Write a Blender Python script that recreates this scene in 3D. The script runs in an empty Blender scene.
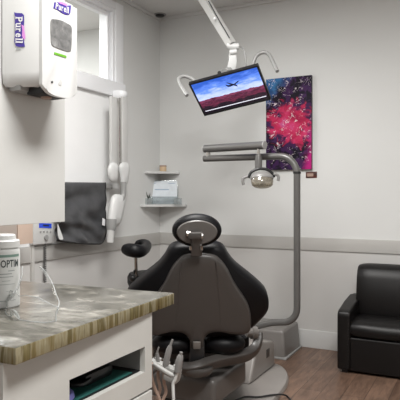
import bpy, bmesh, math, random
from mathutils import Vector, Matrix
random.seed(7)
SC = bpy.context.scene
COL = SC.collection
PI = math.pi
V = Vector
# ---------------------------------------------------------------- camera model
TH = math.radians(26.93)
F, CX, CY, H = 565.0, 200.0, 195.5, 1.3
CAM = V((0, 0, H))
FW = V((-math.sin(TH), math.cos(TH), 0)); RT = V((math.cos(TH), math.sin(TH), 0)); UP = V((0, 0, 1))

def ray(x, y): return FW + RT*((x-CX)/F) + UP*((CY-y)/F)
def P(x, y, d): return CAM + ray(x, y)*d
def hit(x, y, p, n):
    r = ray(x, y); return CAM + r*((p-CAM).dot(n)/r.dot(n))
def onX(x, y, X): return hit(x, y, V((X, 0, 0)), V((1, 0, 0)))
def onY(x, y, Y): return hit(x, y, V((0, Y, 0)), V((0, 1, 0)))
def onZ(x, y, z): return hit(x, y, V((0, 0, z)), V((0, 0, 1)))

cd = bpy.data.cameras.new('camera'); cam = bpy.data.objects.new('camera', cd); COL.objects.link(cam)
cam.location = CAM; cam.rotation_euler = (PI/2, 0, TH)
cd.sensor_width = 36; cd.lens = 36*F/400; cd.shift_y = -(200-CY)/400; cd.clip_start = .05
SC.camera = cam

# ---------------------------------------------------------------- materials
def new_mat(name):
    m = bpy.data.materials.new(name); m.use_nodes = True
    nt = m.node_tree; b = nt.nodes['Principled BSDF']
    return m, nt, b
def ramp(nt, fac, stops, interp='LINEAR'):
    r = nt.nodes.new('ShaderNodeValToRGB'); r.color_ramp.interpolation = interp
    e = r.color_ramp.elements
    while len(e) < len(stops): e.new(.5)
    for el, (p, c) in zip(e, stops): el.position = p; el.color = (*c, 1)
    nt.links.new(fac, r.inputs[0]); return r.outputs[0]
def noise(nt, scale=5, detail=3, rough=.5, dist=0, stretch=None, coord='Object'):
    tc = nt.nodes.new('ShaderNodeTexCoord'); n = nt.nodes.new('ShaderNodeTexNoise')
    n.inputs['Scale'].default_value = scale; n.inputs['Detail'].default_value = detail
    n.inputs['Roughness'].default_value = rough; n.inputs['Distortion'].default_value = dist
    src = tc.outputs[coord]
    if stretch:
        mp = nt.nodes.new('ShaderNodeMapping'); mp.inputs['Scale'].default_value = stretch
        nt.links.new(src, mp.inputs[0]); src = mp.outputs[0]
    nt.links.new(src, n.inputs['Vector']); return n.outputs['Fac']
def bump(nt, b, fac, s=.1, d=.002):
    n = nt.nodes.new('ShaderNodeBump'); n.inputs['Strength'].default_value = s; n.inputs['Distance'].default_value = d
    nt.links.new(fac, n.inputs['Height']); nt.links.new(n.outputs[0], b.inputs['Normal'])
def mat(name, c, rough=.5, metal=0, var=.06, scale=8, bmp=0, bscale=60, spec=.5, coat=0):
    m, nt, b = new_mat(name)
    b.inputs['Roughness'].default_value = rough; b.inputs['Metallic'].default_value = metal
    b.inputs['Specular IOR Level'].default_value = spec
    b.inputs['Coat Weight'].default_value = coat
    lo = tuple(x*(1-var) for x in c); hi = tuple(min(1, x*(1+var)) for x in c)
    nt.links.new(ramp(nt, noise(nt, scale), [(.3, lo), (.7, hi)]), b.inputs['Base Color'])
    if bmp: bump(nt, b, noise(nt, bscale, 4), bmp)
    return m
def clear(name, tint=(.9, .92, .92), gloss=.12, rough=.05, milk=.0, milkc=(.8, .8, .8)):
    m = bpy.data.materials.new(name); m.use_nodes = True; nt = m.node_tree; nt.nodes.clear()
    o = nt.nodes.new('ShaderNodeOutputMaterial'); t = nt.nodes.new('ShaderNodeBsdfTransparent'); g = nt.nodes.new('ShaderNodeBsdfGlossy')
    t.inputs[0].default_value = (*tint, 1); g.inputs[0].default_value = (.9, .9, .9, 1); g.inputs['Roughness'].default_value = rough
    mx = nt.nodes.new('ShaderNodeMixShader'); f = nt.nodes.new('ShaderNodeLayerWeight'); f.inputs[0].default_value = .5; pw = nt.nodes.new('ShaderNodeMath'); pw.operation = 'POWER'; pw.inputs[1].default_value = 4; nt.links.new(f.outputs['Facing'], pw.inputs[0])
    a = nt.nodes.new('ShaderNodeMath'); a.operation = 'ADD'; a.inputs[1].default_value = gloss; a.use_clamp = True
    nt.links.new(pw.outputs[0], a.inputs[0]); nt.links.new(a.outputs[0], mx.inputs[0])
    last = t.outputs[0]
    if milk:
        d = nt.nodes.new('ShaderNodeBsdfDiffuse'); d.inputs[0].default_value = (*milkc, 1)
        m2 = nt.nodes.new('ShaderNodeMixShader'); m2.inputs[0].default_value = milk
        nt.links.new(last, m2.inputs[1]); nt.links.new(d.outputs[0], m2.inputs[2]); last = m2.outputs[0]
    nt.links.new(last, mx.inputs[1]); nt.links.new(g.outputs[0], mx.inputs[2])
    nt.links.new(mx.outputs[0], o.inputs[0]); return m

M = {}
M['wall'] = mat('wall_paint', (.66, .665, .655), .75, var=.02, scale=1.5, bmp=.05, bscale=150)
M['wall_low'] = mat('wall_paint_low', (.56, .55, .535), .6, var=.02, scale=1.5, bmp=.05, bscale=150)
M['ceiling'] = mat('ceiling_paint', (.66, .66, .65), .85, var=.02)
M['trim'] = mat('trim_paint', (.47, .46, .44), .45, var=.02)
M['baseboard'] = mat('baseboard_paint', (.58, .58, .57), .45, var=.02)
M['casing'] = mat('casing_paint', (.86, .87, .89), .35, var=.01)
M['white'] = mat('white_laminate', (.62, .625, .61), .4, var=.02)
M['cab'] = mat('cabinet_paint', (.53, .525, .50), .45, var=.03)
M['plastic'] = mat('white_plastic', (.63, .635, .63), .35, var=.02)
M['plastic2'] = mat('grey_white_plastic', (.56, .56, .55), .35, var=.02)
M['screwgrey'] = mat('light_grey_plastic', (.29, .29, .285), .35)
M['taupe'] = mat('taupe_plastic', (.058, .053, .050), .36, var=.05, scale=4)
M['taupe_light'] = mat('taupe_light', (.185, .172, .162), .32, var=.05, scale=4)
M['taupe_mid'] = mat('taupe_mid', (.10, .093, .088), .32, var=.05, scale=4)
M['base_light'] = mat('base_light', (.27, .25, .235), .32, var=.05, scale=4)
M['holder'] = mat('holder_plastic', (.33, .33, .32), .35)
M['hand'] = mat('handpiece_grey', (.21, .205, .20), .3)
M['panel'] = mat('panel_white', (.84, .845, .845), .5, var=.01)
M['cord'] = mat('cord_grey', (.10, .10, .10), .5)
M['pole'] = mat('grey_enamel', (.115, .112, .108), .3, metal=.15)
M['chrome'] = mat('chrome', (.5, .49, .47), .2, metal=1)
M['black_vinyl'] = mat('black_vinyl', (.004, .004, .005), .45, spec=.2, bmp=.15, bscale=250)
M['leather'] = mat('black_leather', (.006, .0052, .0052), .40, spec=.3, bmp=.3, bscale=140)
M['black'] = mat('black_plastic', (.012, .012, .013), .3)
M['apron'] = mat('apron_vinyl', (.058, .059, .063), .36, var=.2, scale=14, bmp=.5, bscale=9)
M['binding'] = mat('black_binding', (.012, .012, .013), .6)
M['dark'] = mat('dark_void', (.006, .006, .007), .6)
M['teal'] = mat('teal_mat', (.012, .085, .075), .6)
M['purple'] = mat('purple_fabric', (.12, .12, .33), .6)
M['purple_logo'] = mat('logo_purple', (.06, .035, .30), .5)
M['pink_logo'] = mat('logo_pink', (.72, .28, .72), .5)
M['ink_white'] = mat('logo_white', (.80, .80, .82), .5)
M['green'] = mat('green_strip', (.15, .42, .03), .4)
M['wood_cab'] = mat('maple', (.58, .45, .37), .45, var=.06, scale=3)
M['wood_cab2'] = mat('maple_dim', (.42, .36, .32), .45, var=.06, scale=3)
M['label'] = mat('paper_label', (.63, .64, .63), .6, var=.03)
M['ink'] = mat('ink_dark', (.035, .045, .045), .6)
M['ink_grey'] = mat('ink_grey', (.30, .33, .33), .6)
M['ink_green'] = mat('ink_green', (.17, .27, .23), .6)
M['hose'] = mat('pinkish_hose', (.36, .25, .20), .5)
M['candle'] = mat('cream_wax', (.60, .44, .28), .5)
M['plant'] = mat('dark_leaf', (.05, .06, .05), .6)
M['paper'] = mat('brochure_paper', (.66, .71, .76), .5, var=.08, scale=20)
M['paperblue'] = mat('brochure_blue', (.30, .40, .52), .5)
M['clear'] = clear('clear_plastic', (.93, .94, .94), .045, .08, .05, (.8, .8, .8))  # faint milky diffuse stands in for soft reflections on the lens
M['clear_edge'] = clear('clear_plastic_edge', (.86, .88, .88), .05, .2, .38, (.72, .74, .74))  # stronger milky white puts the edge highlights of clear plastic into the colour
M['acrylic'] = clear('acrylic', (.80, .84, .85), .06, .1, .25, (.55, .57, .57))
M['pane'] = clear('window_glass', (.95, .96, .96), .0, .02)
M['grey_lens'] = clear('lamp_lens', (.70, .66, .58), .10, .12, .35, (.42, .38, .31))
M['plaque'] = mat('plaque_paint', (.07, .018, .012), .35, var=.9, scale=40)

def lcd_mat():
    m, nt, b = new_mat('blue_display')
    b.inputs['Base Color'].default_value = (.02, .05, .35, 1); b.inputs['Emission Color'].default_value = (.015, .05, .50, 1); b.inputs['Emission Strength'].default_value = .45
    b.inputs['Roughness'].default_value = .2
    return m
M['lcd'] = lcd_mat()
def smoke_window():
    m, nt, b = new_mat('smoke_window'); b.inputs['Roughness'].default_value = .22
    nt.links.new(ramp(nt, noise(nt, 45, 4, .6, .6), [(.25, (.10, .10, .10)), (.55, (.20, .20, .20)), (.8, (.38, .38, .38))]), b.inputs['Base Color']); return m
M['smoke'] = smoke_window()

def granite():
    m, nt, b = new_mat('granite'); b.inputs['Roughness'].default_value = .22
    # horizontal faces: soft marbling; vertical edges: columns of olive and cream
    a = ramp(nt, noise(nt, 11, 7, .60, .35, (1, 1.7, 1)), [(.28, (.045, .043, .038)), (.42, (.085, .08, .066)), (.54, (.135, .128, .11)), (.62, (.20, .19, .165)), (.74, (.36, .345, .31))])
    s = ramp(nt, noise(nt, 19, 5, .62, .25, (1, 1, .10)), [(.28, (.07, .05, .022)), (.42, (.16, .125, .055)), (.50, (.26, .23, .15)), (.56, (.10, .078, .03)), (.64, (.17, .14, .065)), (.74, (.50, .47, .39))])
    g = nt.nodes.new('ShaderNodeNewGeometry'); sp = nt.nodes.new('ShaderNodeSeparateXYZ'); nt.links.new(g.outputs['True Normal'], sp.inputs[0])
    gt = nt.nodes.new('ShaderNodeMath'); gt.operation = 'GREATER_THAN'; gt.inputs[1].default_value = .6; nt.links.new(sp.outputs['Z'], gt.inputs[0])
    mx = nt.nodes.new('ShaderNodeMix'); mx.data_type = 'RGBA'
    nt.links.new(gt.outputs[0], mx.inputs['Factor']); nt.links.new(s, mx.inputs['A']); nt.links.new(a, mx.inputs['B'])
    nt.links.new(mx.outputs['Result'], b.inputs['Base Color'])
    return m
M['granite'] = granite()
def planks():
    m, nt, b = new_mat('plank_floor'); b.inputs['Roughness'].default_value = .42
    tc = nt.nodes.new('ShaderNodeTexCoord'); mp = nt.nodes.new('ShaderNodeMapping'); mp.inputs['Rotation'].default_value = (0, 0, PI/2)
    br = nt.nodes.new('ShaderNodeTexBrick'); br.inputs['Scale'].default_value = 1
    br.inputs['Brick Width'].default_value = 1.1; br.inputs['Row Height'].default_value = .14; br.inputs['Mortar Size'].default_value = .002
    br.inputs['Color1'].default_value = (.195, .122, .086, 1); br.inputs['Color2'].default_value = (.140, .084, .058, 1); br.inputs['Mortar'].default_value = (.05, .03, .02, 1)
    br.offset = .37
    nt.links.new(tc.outputs['Object'], mp.inputs[0]); nt.links.new(mp.outputs[0], br.inputs['Vector'])
    n = ramp(nt, noise(nt, 9, 7, .65, .6, (3.5, .5, 1)), [(.25, (.50, .48, .46)), (.5, (.95, .95, .95)), (.75, (1.45, 1.42, 1.38))])
    mx = nt.nodes.new('ShaderNodeMix'); mx.data_type = 'RGBA'; mx.blend_type = 'MULTIPLY'; mx.inputs['Factor'].default_value = 1
    nt.links.new(br.outputs['Color'], mx.inputs['A']); nt.links.new(n, mx.inputs['B']); nt.links.new(mx.outputs['Result'], b.inputs['Base Color'])
    return m
M['floor'] = planks()

def uvsep(nt):
    tc = nt.nodes.new('ShaderNodeTexCoord'); s = nt.nodes.new('ShaderNodeSeparateXYZ'); nt.links.new(tc.outputs['UV'], s.inputs[0]); return tc, s
def mathn(nt, op, a, b=None, clamp=False):
    n = nt.nodes.new('ShaderNodeMath'); n.operation = op; n.use_clamp = clamp
    for i, v in enumerate((a, b)):
        if v is None: continue
        if isinstance(v, (int, float)): n.inputs[i].default_value = v
        else: nt.links.new(v, n.inputs[i])
    return n.outputs[0]
def mixc(nt, f, a, b):
    n = nt.nodes.new('ShaderNodeMix'); n.data_type = 'RGBA'
    for k, v in (('Factor', f), ('A', a), ('B', b)):
        if isinstance(v, (int, float)): n.inputs[k].default_value = v
        elif isinstance(v, tuple): n.inputs[k].default_value = (*v, 1)
        else: nt.links.new(v, n.inputs[k])
    return n.outputs['Result']
def uvnoise(nt, tc, scale, detail=4, rough=.55, dist=0, st=(1, 1, 1), off=(0, 0, 0)):
    mp = nt.nodes.new('ShaderNodeMapping'); mp.inputs['Scale'].default_value = st; mp.inputs['Location'].default_value = off
    nt.links.new(tc.outputs['UV'], mp.inputs[0]); n = nt.nodes.new('ShaderNodeTexNoise')
    for k, v in (('Scale', scale), ('Detail', detail), ('Roughness', rough), ('Distortion', dist)): n.inputs[k].default_value = v
    nt.links.new(mp.outputs[0], n.inputs['Vector']); return n.outputs['Fac']
def screen_mat():
    m, nt, b = new_mat('screen_picture'); tc, s = uvsep(nt); u, v = s.outputs['X'], s.outputs['Y']
    sky = ramp(nt, mathn(nt, 'ADD', v, mathn(nt, 'MULTIPLY', mathn(nt, 'SUBTRACT', uvnoise(nt, tc, 5, 5, .6, .3, (1, 1.8, 1)), .5), .75)),
               [(.36, (.62, .68, .95)), (.56, (.45, .56, .98)), (.72, (.13, .27, .88)), (.95, (.03, .11, .55))])
    land = ramp(nt, mathn(nt, 'ADD', v, mathn(nt, 'MULTIPLY', mathn(nt, 'SUBTRACT', uvnoise(nt, tc, 6, 5, .6, 0, (1.2, 3, 1)), .5), .55)),
                [(.05, (.010, .006, .012)), (.20, (.022, .010, .02)), (.27, (.16, .025, .06)), (.33, (.05, .012, .03)), (.40, (.20, .04, .09))])
    hz = mathn(nt, 'GREATER_THAN', v, mathn(nt, 'ADD', .385, mathn(nt, 'MULTIPLY', uvnoise(nt, tc, 7, 4, .6, 0, (1, .01, 1)), .12)))
    c = mixc(nt, hz, land, sky)
    nt.links.new(c, b.inputs['Emission Color']); b.inputs['Emission Strength'].default_value = 1.15
    b.inputs['Base Color'].default_value = (.01, .01, .01, 1); b.inputs['Roughness'].default_value = .25
    return m
M['screen'] = screen_mat()
def emis(name, c, s=1):
    m, nt, b = new_mat(name); b.inputs['Base Color'].default_value = (*c, 1); b.inputs['Emission Color'].default_value = (*c, 1); b.inputs['Emission Strength'].default_value = s; return m
M['bar'] = emis('screen_bar', (.65, .65, .75), .8)
M['plane_dark'] = emis('screen_dark', (.01, .012, .03), .3)
def painting_mat():
    m, nt, b = new_mat('abstract_paint'); tc, s = uvsep(nt); u, v = s.outputs['X'], s.outputs['Y']
    n1 = uvnoise(nt, tc, 3.2, 6, .62, .8, (1, 2, 1)); n2 = uvnoise(nt, tc, 5, 5, .6, .5, (1, 2, 1), (3, 5, 0))
    base = ramp(nt, n2, [(.32, (.006, .004, .010)), (.47, (.010, .006, .016)), (.55, (.045, .014, .075)), (.64, (.05, .012, .06)), (.75, (.006, .006, .02))])
    pink = ramp(nt, n1, [(.25, (.26, .006, .05)), (.45, (.46, .018, .075)), (.60, (.58, .04, .14)), (.75, (.45, .13, .34))])
    # pink mass: strongest around the middle, running to lower right
    du = mathn(nt, 'SUBTRACT', u, .60); dv = mathn(nt, 'SUBTRACT', v, .50)
    r = mathn(nt, 'ADD', mathn(nt, 'MULTIPLY', mathn(nt, 'MULTIPLY', du, du), 1.3), mathn(nt, 'MULTIPLY', mathn(nt, 'MULTIPLY', dv, dv), 7))
    pm = ramp(nt, mathn(nt, 'ADD', r, mathn(nt, 'MULTIPLY', mathn(nt, 'SUBTRACT', n2, .5), 1.7)), [(.22, (1, 1, 1)), (.42, (0, 0, 0))])
    right = ramp(nt, mathn(nt, 'ADD', mathn(nt, 'SUBTRACT', u, mathn(nt, 'MULTIPLY', v, .35)), mathn(nt, 'MULTIPLY', mathn(nt, 'SUBTRACT', n1, .5), .35)), [(.78, (0, 0, 0)), (.90, (1, 1, 1))])
    c = mixc(nt, pm, base, pink); c = mixc(nt, right, c, (.42, .015, .17))
    bl = mathn(nt, 'ADD', mathn(nt, 'SUBTRACT', v, mathn(nt, 'MULTIPLY', u, .55)), mathn(nt, 'MULTIPLY', mathn(nt, 'SUBTRACT', n2, .5), .5))
    bm_ = ramp(nt, bl, [(.66, (0, 0, 0)), (.84, (1, 1, 1))])
    c = mixc(nt, bm_, c, ramp(nt, n1, [(.35, (.008, .045, .17)), (.6, (.035, .17, .38))]))
    # dripped pale squiggles
    w = uvnoise(nt, tc, 5.5, 2.5, .5, 1.6, (1, 2, 1), (7, 1, 0))
    ln = ramp(nt, mathn(nt, 'ABSOLUTE', mathn(nt, 'SUBTRACT', w, .5)), [(.0, (1, 1, 1)), (.008, (1, 1, 1)), (.016, (0, 0, 0))])
    gate = ramp(nt, uvnoise(nt, tc, 6, 3, .5, 0, (1, 2, 1), (1, 9, 0)), [(.50, (0, 0, 0)), (.56, (1, 1, 1))])
    c = mixc(nt, mathn(nt, 'MULTIPLY', ln, gate), c, (.72, .62, .66))
    nt.links.new(c, b.inputs['Base Color']); b.inputs['Roughness'].default_value = .5; b.inputs['Specular IOR Level'].default_value = .15
    return m
M['painting'] = painting_mat()

# ---------------------------------------------------------------- mesh helpers
PMX = {}
def pm(o): return PMX.get(o.name, Matrix()) if o else Matrix()
def thing(name, label, cat, loc=(0, 0, 0), rotz=0, group=None):
    o = bpy.data.objects.new(name, None); COL.objects.link(o); o.location = loc; o.rotation_euler = (0, 0, rotz)
    o.empty_display_size = .05
    PMX[o.name] = Matrix.Translation(loc) @ Matrix.Rotation(rotz, 4, 'Z')
    o['label'] = label; o['category'] = cat
    if group: o['group'] = group
    return o
def obj(name, bm, m, parent=None, sharp=38, label=None, kind=None):
    """world-space bmesh -> one mesh object"""
    me = bpy.data.meshes.new(name)
    bmesh.ops.recalc_face_normals(bm, faces=bm.faces[:])
    bm.to_mesh(me); bm.free()
    mats = m if isinstance(m, (list, tuple)) else [m]
    for k in mats: me.materials.append(M[k] if isinstance(k, str) else k)
    me.shade_smooth(); me.set_sharp_from_angle(angle=math.radians(sharp))
    o = bpy.data.objects.new(name, me); COL.objects.link(o)
    if parent:
        o.parent = parent; me.transform(pm(parent).inverted())
    PMX[o.name] = pm(parent)
    if label: o['label'] = label
    if kind: o['kind'] = kind
    return o
def tag(o, label, cat, group=None):
    # move the origin of a top-level mesh to the middle of its footprint
    me = o.data; xs = [v.co.x for v in me.vertices]; ys = [v.co.y for v in me.vertices]; zs = [v.co.z for v in me.vertices]
    c = V(((min(xs)+max(xs))/2, (min(ys)+max(ys))/2, min(zs)))
    me.transform(Matrix.Translation(-c)); o.location = c; PMX[o.name] = Matrix.Translation(c)
    o['label'] = label; o['category'] = cat
    if group: o['group'] = group
    return o
def B(): return bmesh.new()
def merge(bm, tmp, mx=Matrix()):
    vs = {}
    for v in tmp.verts: vs[v] = bm.verts.new(mx @ v.co)
    for f in tmp.faces:
        try: bm.faces.new([vs[v] for v in f.verts])
        except ValueError: pass
    tmp.free()
def box(bm, lo, hi, bev=0, mx=Matrix(), seg=2):
    t = bmesh.new(); lo, hi = V(lo), V(hi)
    bmesh.ops.create_cube(t, size=1)
    s = hi-lo; c = (hi+lo)/2
    for v in t.verts: v.co = V((v.co.x*s.x, v.co.y*s.y, v.co.z*s.z)) + c
    if bev: bmesh.ops.bevel(t, geom=t.edges[:], offset=min(bev, min(abs(x) for x in s)*.49), segments=seg, affect='EDGES', profile=.6)
    merge(bm, t, mx)
def cr(pts, n=6, closed=False):
    pts = [V(p) for p in pts]; out = []; N = len(pts)
    rng = range(N) if closed else range(N-1)
    for i in rng:
        if closed: a, b, c, d = pts[i-1], pts[i], pts[(i+1) % N], pts[(i+2) % N]
        else: a, b, c, d = pts[max(i-1, 0)], pts[i], pts[i+1], pts[min(i+2, N-1)]
        for k in range(n):
            t = k/n
            out.append(.5*((2*b) + (c-a)*t + (2*a-5*b+4*c-d)*t*t + (3*b-a-3*c+d)*t**3))
    if not closed: out.append(pts[-1])
    return out
def loft(bm, rings, caps=True, closed=False):
    R = [[bm.verts.new(p) for p in r] for r in rings]; n = len(rings[0])
    K = len(R)
    for i in range(K if closed else K-1):
        a, b = R[i], R[(i+1) % K]
        for j in range(n):
            try: bm.faces.new((a[j], a[(j+1) % n], b[(j+1) % n], b[j]))
            except ValueError: pass
    if caps and not closed:
        bm.faces.new(R[0][::-1]); bm.faces.new(R[-1])
def tube(bm, pts, r, n=10, smooth=0, flat=None):
    """round (or flattened: flat=(wide, thin), thin axis kept near up) bar along a path"""
    if smooth: pts = cr(pts, smooth)
    pts = [V(p) for p in pts]; N = len(pts); rings = []
    t0 = (pts[1]-pts[0]).normalized()
    u = t0.cross(V((0, 0, 1)))
    if u.length < .05: u = t0.cross(V((0, 1, 0)))
    u.normalize()
    for i, p in enumerate(pts):
        t = (pts[min(i+1, N-1)]-pts[max(i-1, 0)]).normalized()
        u = (u - t*u.dot(t)).normalized(); w = t.cross(u)
        rr = r[min(i*len(r)//N, len(r)-1)] if isinstance(r, (list, tuple)) else r
        a, b = (rr, rr) if not flat else flat
        ex_ = .35 if flat and n > 12 else 1
        sg = lambda v: math.copysign(abs(v)**ex_, v) if abs(v) > 1e-6 else 0
        rings.append([p + u*a*sg(math.cos(2*PI*k/n)) + w*b*sg(math.sin(2*PI*k/n)) for k in range(n)])
    loft(bm, rings)
def tubev(bm, pr, n=10):
    """tube with its own radius at every point: [(p, r), ...]"""
    pts = [V(p) for p, _ in pr]; N = len(pts); rings = []
    t0 = (pts[1]-pts[0]).normalized(); u = t0.cross(V((0, 0, 1)))
    if u.length < .05: u = t0.cross(V((0, 1, 0)))
    for i, p in enumerate(pts):
        t = (pts[min(i+1, N-1)]-pts[max(i-1, 0)]).normalized()
        u = (u - t*u.dot(t)).normalized(); w = t.cross(u); r = pr[i][1]
        rings.append([p + (u*math.cos(2*PI*k/n) + w*math.sin(2*PI*k/n))*r for k in range(n)])
    loft(bm, rings)
def lathe(bm, prof, c=(0, 0, 0), n=24, mx=Matrix()):
    c = V(c)
    loft(bm, [[mx @ (c + V((r*math.cos(2*PI*k/n), r*math.sin(2*PI*k/n), z))) for k in range(n)] for r, z in prof])
def prism(bm, poly, off, bev=0, seg=2):
    t = bmesh.new(); off = V(off); n = len(poly)
    a = [t.verts.new(V(p)) for p in poly]; b = [t.verts.new(V(p)+off) for p in poly]
    t.faces.new(a[::-1]); t.faces.new(b)
    for i in range(n): t.faces.new((a[i], a[(i+1) % n], b[(i+1) % n], b[i]))
    if bev: bmesh.ops.bevel(t, geom=t.edges[:], offset=bev, segments=seg, affect='EDGES', profile=.6)
    merge(bm, t)
def pillow(bm, out, n, steps):
    """rings of the outline: steps = [(offset along n, scale about the middle)]"""
    c = sum(out, V())/len(out)
    loft(bm, [[c + (p-c)*s + n*o for p in out] for o, s in steps])
def ellipsoid(bm, c, r, mx=Matrix(), n=20, m=12):
    prof = [(math.sin(PI*(i+.0)/m), -math.cos(PI*i/m)) for i in range(m+1)]
    prof[0] = (.02, -1); prof[-1] = (.02, 1)
    loft(bm, [[V(c) + mx @ V((r[0]*a*math.cos(2*PI*k/n), r[1]*a*math.sin(2*PI*k/n), r[2]*z)) for k in range(n)] for a, z in prof])
def polyface(bm, pts):
    return bm.faces.new([bm.verts.new(p) for p in pts])
def text_mesh(s, bold=.0):
    c = bpy.data.curves.new('lettering', 'FONT'); c.body = s; c.offset = bold; c.resolution_u = 3
    o = bpy.data.objects.new('lettering', c); COL.objects.link(o)
    dg = bpy.context.evaluated_depsgraph_get(); me = bpy.data.meshes.new_from_object(o.evaluated_get(dg))
    bpy.data.objects.remove(o); bpy.data.curves.remove(c)
    vs = [v.co.copy() for v in me.vertices]; fs = [tuple(p.vertices) for p in me.polygons]; bpy.data.meshes.remove(me)
    x0 = min(v.x for v in vs); x1 = max(v.x for v in vs); y0 = min(v.y for v in vs); y1 = max(v.y for v in vs)
    return [((v.x-x0)/(x1-x0), (v.y-y0)/(y1-y0)) for v in vs], fs
def text_quad(bm, tm, bl, br, tr, tl, n=V((0, 0, 0))):
    vs, fs = tm
    nv = [bm.verts.new((bl*(1-u)+br*u)*(1-v) + (tl*(1-u)+tr*u)*v + n) for u, v in vs]
    for f in fs:
        try: bm.faces.new([nv[i] for i in f])
        except ValueError: pass
def uv_quad(bm, bl, br, tr, tl):
    f = polyface(bm, [bl, br, tr, tl]); L = bm.loops.layers.uv.verify()
    for lp, c in zip(f.loops, ((0, 0), (1, 0), (1, 1), (0, 1))): lp[L].uv = c
def struct(name, bm, m, parent=None, sharp=38):
    return obj(name, bm, m, parent, sharp, kind=None if parent else 'structure')

# ---------------------------------------------------------------- the room
XL, YB, ZC = -2.85, 4.745, 3.03
XR, YF, XO = 2.3, -1.6, -5.6
b = B(); box(b, (XO-.1, YF-.1, -.1), (XR+.1, YB+.1, 0)); struct('floor', b, 'floor')
b = B(); box(b, (XO-.1, YF-.1, ZC), (XR+.1, YB+.1, ZC+.1)); struct('ceiling', b, 'ceiling')
zr = 1.3 - (246.2-CY)/F*(onY(222, 246, YB)-CAM).dot(FW); zt = 1.3 - (234.3-CY)/F*(onY(222, 234, YB)-CAM).dot(FW)
b = B(); box(b, (XO-.1, YB, 0), (XR+.1, YB+.1, ZC)); struct('wall_back', b, 'wall')
WY1, WY0 = onX(113, 40, XL).y, 1.9
WZ0, WZ1 = 2.265, 2.88
b = B()
box(b, (XL-.12, YF, 0), (XL, YB, WZ0)); box(b, (XL-.12, YF, WZ1), (XL, YB, ZC))
box(b, (XL-.12, WY1, WZ0), (XL, YB, WZ1)); box(b, (XL-.12, YF, WZ0), (XL, WY0, WZ1))
struct('wall_left', b, 'wall')
b = B(); box(b, (XR, YF, 0), (XR+.1, YB, ZC)); struct('wall_right', b, 'wall')
b = B(); box(b, (XO-.1, YF-.1, 0), (XR+.1, YF, ZC)); struct('wall_front', b, 'wall')
b = B(); box(b, (XO-.1, YF, 0), (XO, YB, ZC)); struct('wall_outer', b, 'wall')
# chair rail, wainscot, baseboard, ceiling angle
b = B(); box(b, (XL, YB-.018, zr), (XR, YB, zt), .004); struct('trim_1', b, 'trim')
b = B(); box(b, (XL, YF, zr), (XL+.018, YB-.018, zt), .004); struct('trim_2', b, 'trim')
b = B(); box(b, (XL, YB-.006, .15), (XR, YB, zr)); struct('trim_3', b, 'wall_low')
b = B(); box(b, (XL, YF, .15), (XL+.006, YB-.006, zr)); struct('trim_4', b, 'wall_low')
b = B(); box(b, (XL, YB-.018, 0), (XR, YB, .15), .004); struct('baseboard_back', b, 'baseboard')
b = B(); box(b, (XL, YF, 0), (XL+.018, YB-.018, .15), .004); struct('baseboard_left', b, 'baseboard')
b = B(); box(b, (XL, YB-.025, ZC-.028), (XR, YB, ZC), .003); struct('trim_5', b, 'ceiling')
b = B(); box(b, (XL, YF, ZC-.028), (XL+.025, YB-.025, ZC), .003); struct('trim_6', b, 'ceiling')
# window in the left wall
cw = .085
cy1 = WY1+cw+.04
b = B()
box(b, (XL-.13, WY1-.02, WZ0-.005), (XL+.012, WY1+.03, WZ1+.02), .003)          # far jamb
box(b, (XL-.129, WY0, WZ1-.02), (XL+.011, WY1+.028, WZ1+.018), .003)               # head
box(b, (XL, WY1+.015, WZ0-.05), (XL+.022, cy1, WZ1+.075), .004)
box(b, (XL, WY0-.1, WZ1+.01), (XL+.021, cy1-.002, WZ1+.073), .004)
box(b, (XL-.119, WY0-.098, WZ0-.03), (XL+.023, WY0+.02, WZ1+.071), .004)
w1 = struct('window_1', b, 'casing')
b = B(); box(b, (XL-.13, WY0-.1, WZ0-.125), (XL+.045, cy1, WZ0), .006); obj('sill', b, 'casing', w1)
b = B()
box(b, (XL-.05, WY0, WZ0), (XL-.02, WY0+.03, WZ1), .003); box(b, (XL-.05, WY1-.05, WZ0), (XL-.02, WY1-.02, WZ1), .003)
box(b, (XL-.049, WY0+.001, WZ1-.05), (XL-.021, WY1-.021, WZ1-.021), .003); box(b, (XL-.049, WY0+.001, WZ0+.001), (XL-.021, WY1-.021, WZ0+.014), .003)
obj('sash', b, 'casing', w1)
b = B(); box(b, (XL-.038, WY0+.03, WZ0+.014), (XL-.034, WY1-.05, WZ1-.05)); obj('pane', b, 'pane', w1)

b = B(); box(b, (XL, 1.7, zt+.002), (XL+.008, onX(108.5, 140, XL).y, WZ0-.125)); struct('trim_7', b, 'panel')
# ceiling detector in the corner
t = thing('smoke_detector', 'small dark round fitting on the ceiling in the room corner', 'detector', onZ(160, 14.5, ZC))
b = B(); c = onZ(160, 14.5, ZC)
lathe(b, [(.042, ZC-.001), (.045, ZC-.012), (.036, ZC-.02), (.01, ZC-.022)], (c.x, c.y, 0)); obj('cover', b, 'black', t)
b = B(); lathe(b, [(.06, ZC), (.058, ZC-.006), (.03, ZC-.006)], (c.x, c.y, 0)); obj('mounting_ring', b, 'screwgrey', t)

# ---------------------------------------------------------------- left foreground: upper cabinet, dispenser
XF = -1.06
YE = onX(65, 200, XF).y
t = thing('wall_cabinet', 'tall plain white hanging cabinet carrying the hand sanitizer dispenser', 'cabinet', (-1.25, .4, 1.228))
b = B(); box(b, (-1.40, -.3, 1.228), (XF-.018, YE, ZC)); obj('carcass', b, 'white', t)
b = B(); box(b, (XF-.018, -.3, 1.226), (XF, YE, ZC), .002); obj('side_panel', b, 'white', t)

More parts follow.
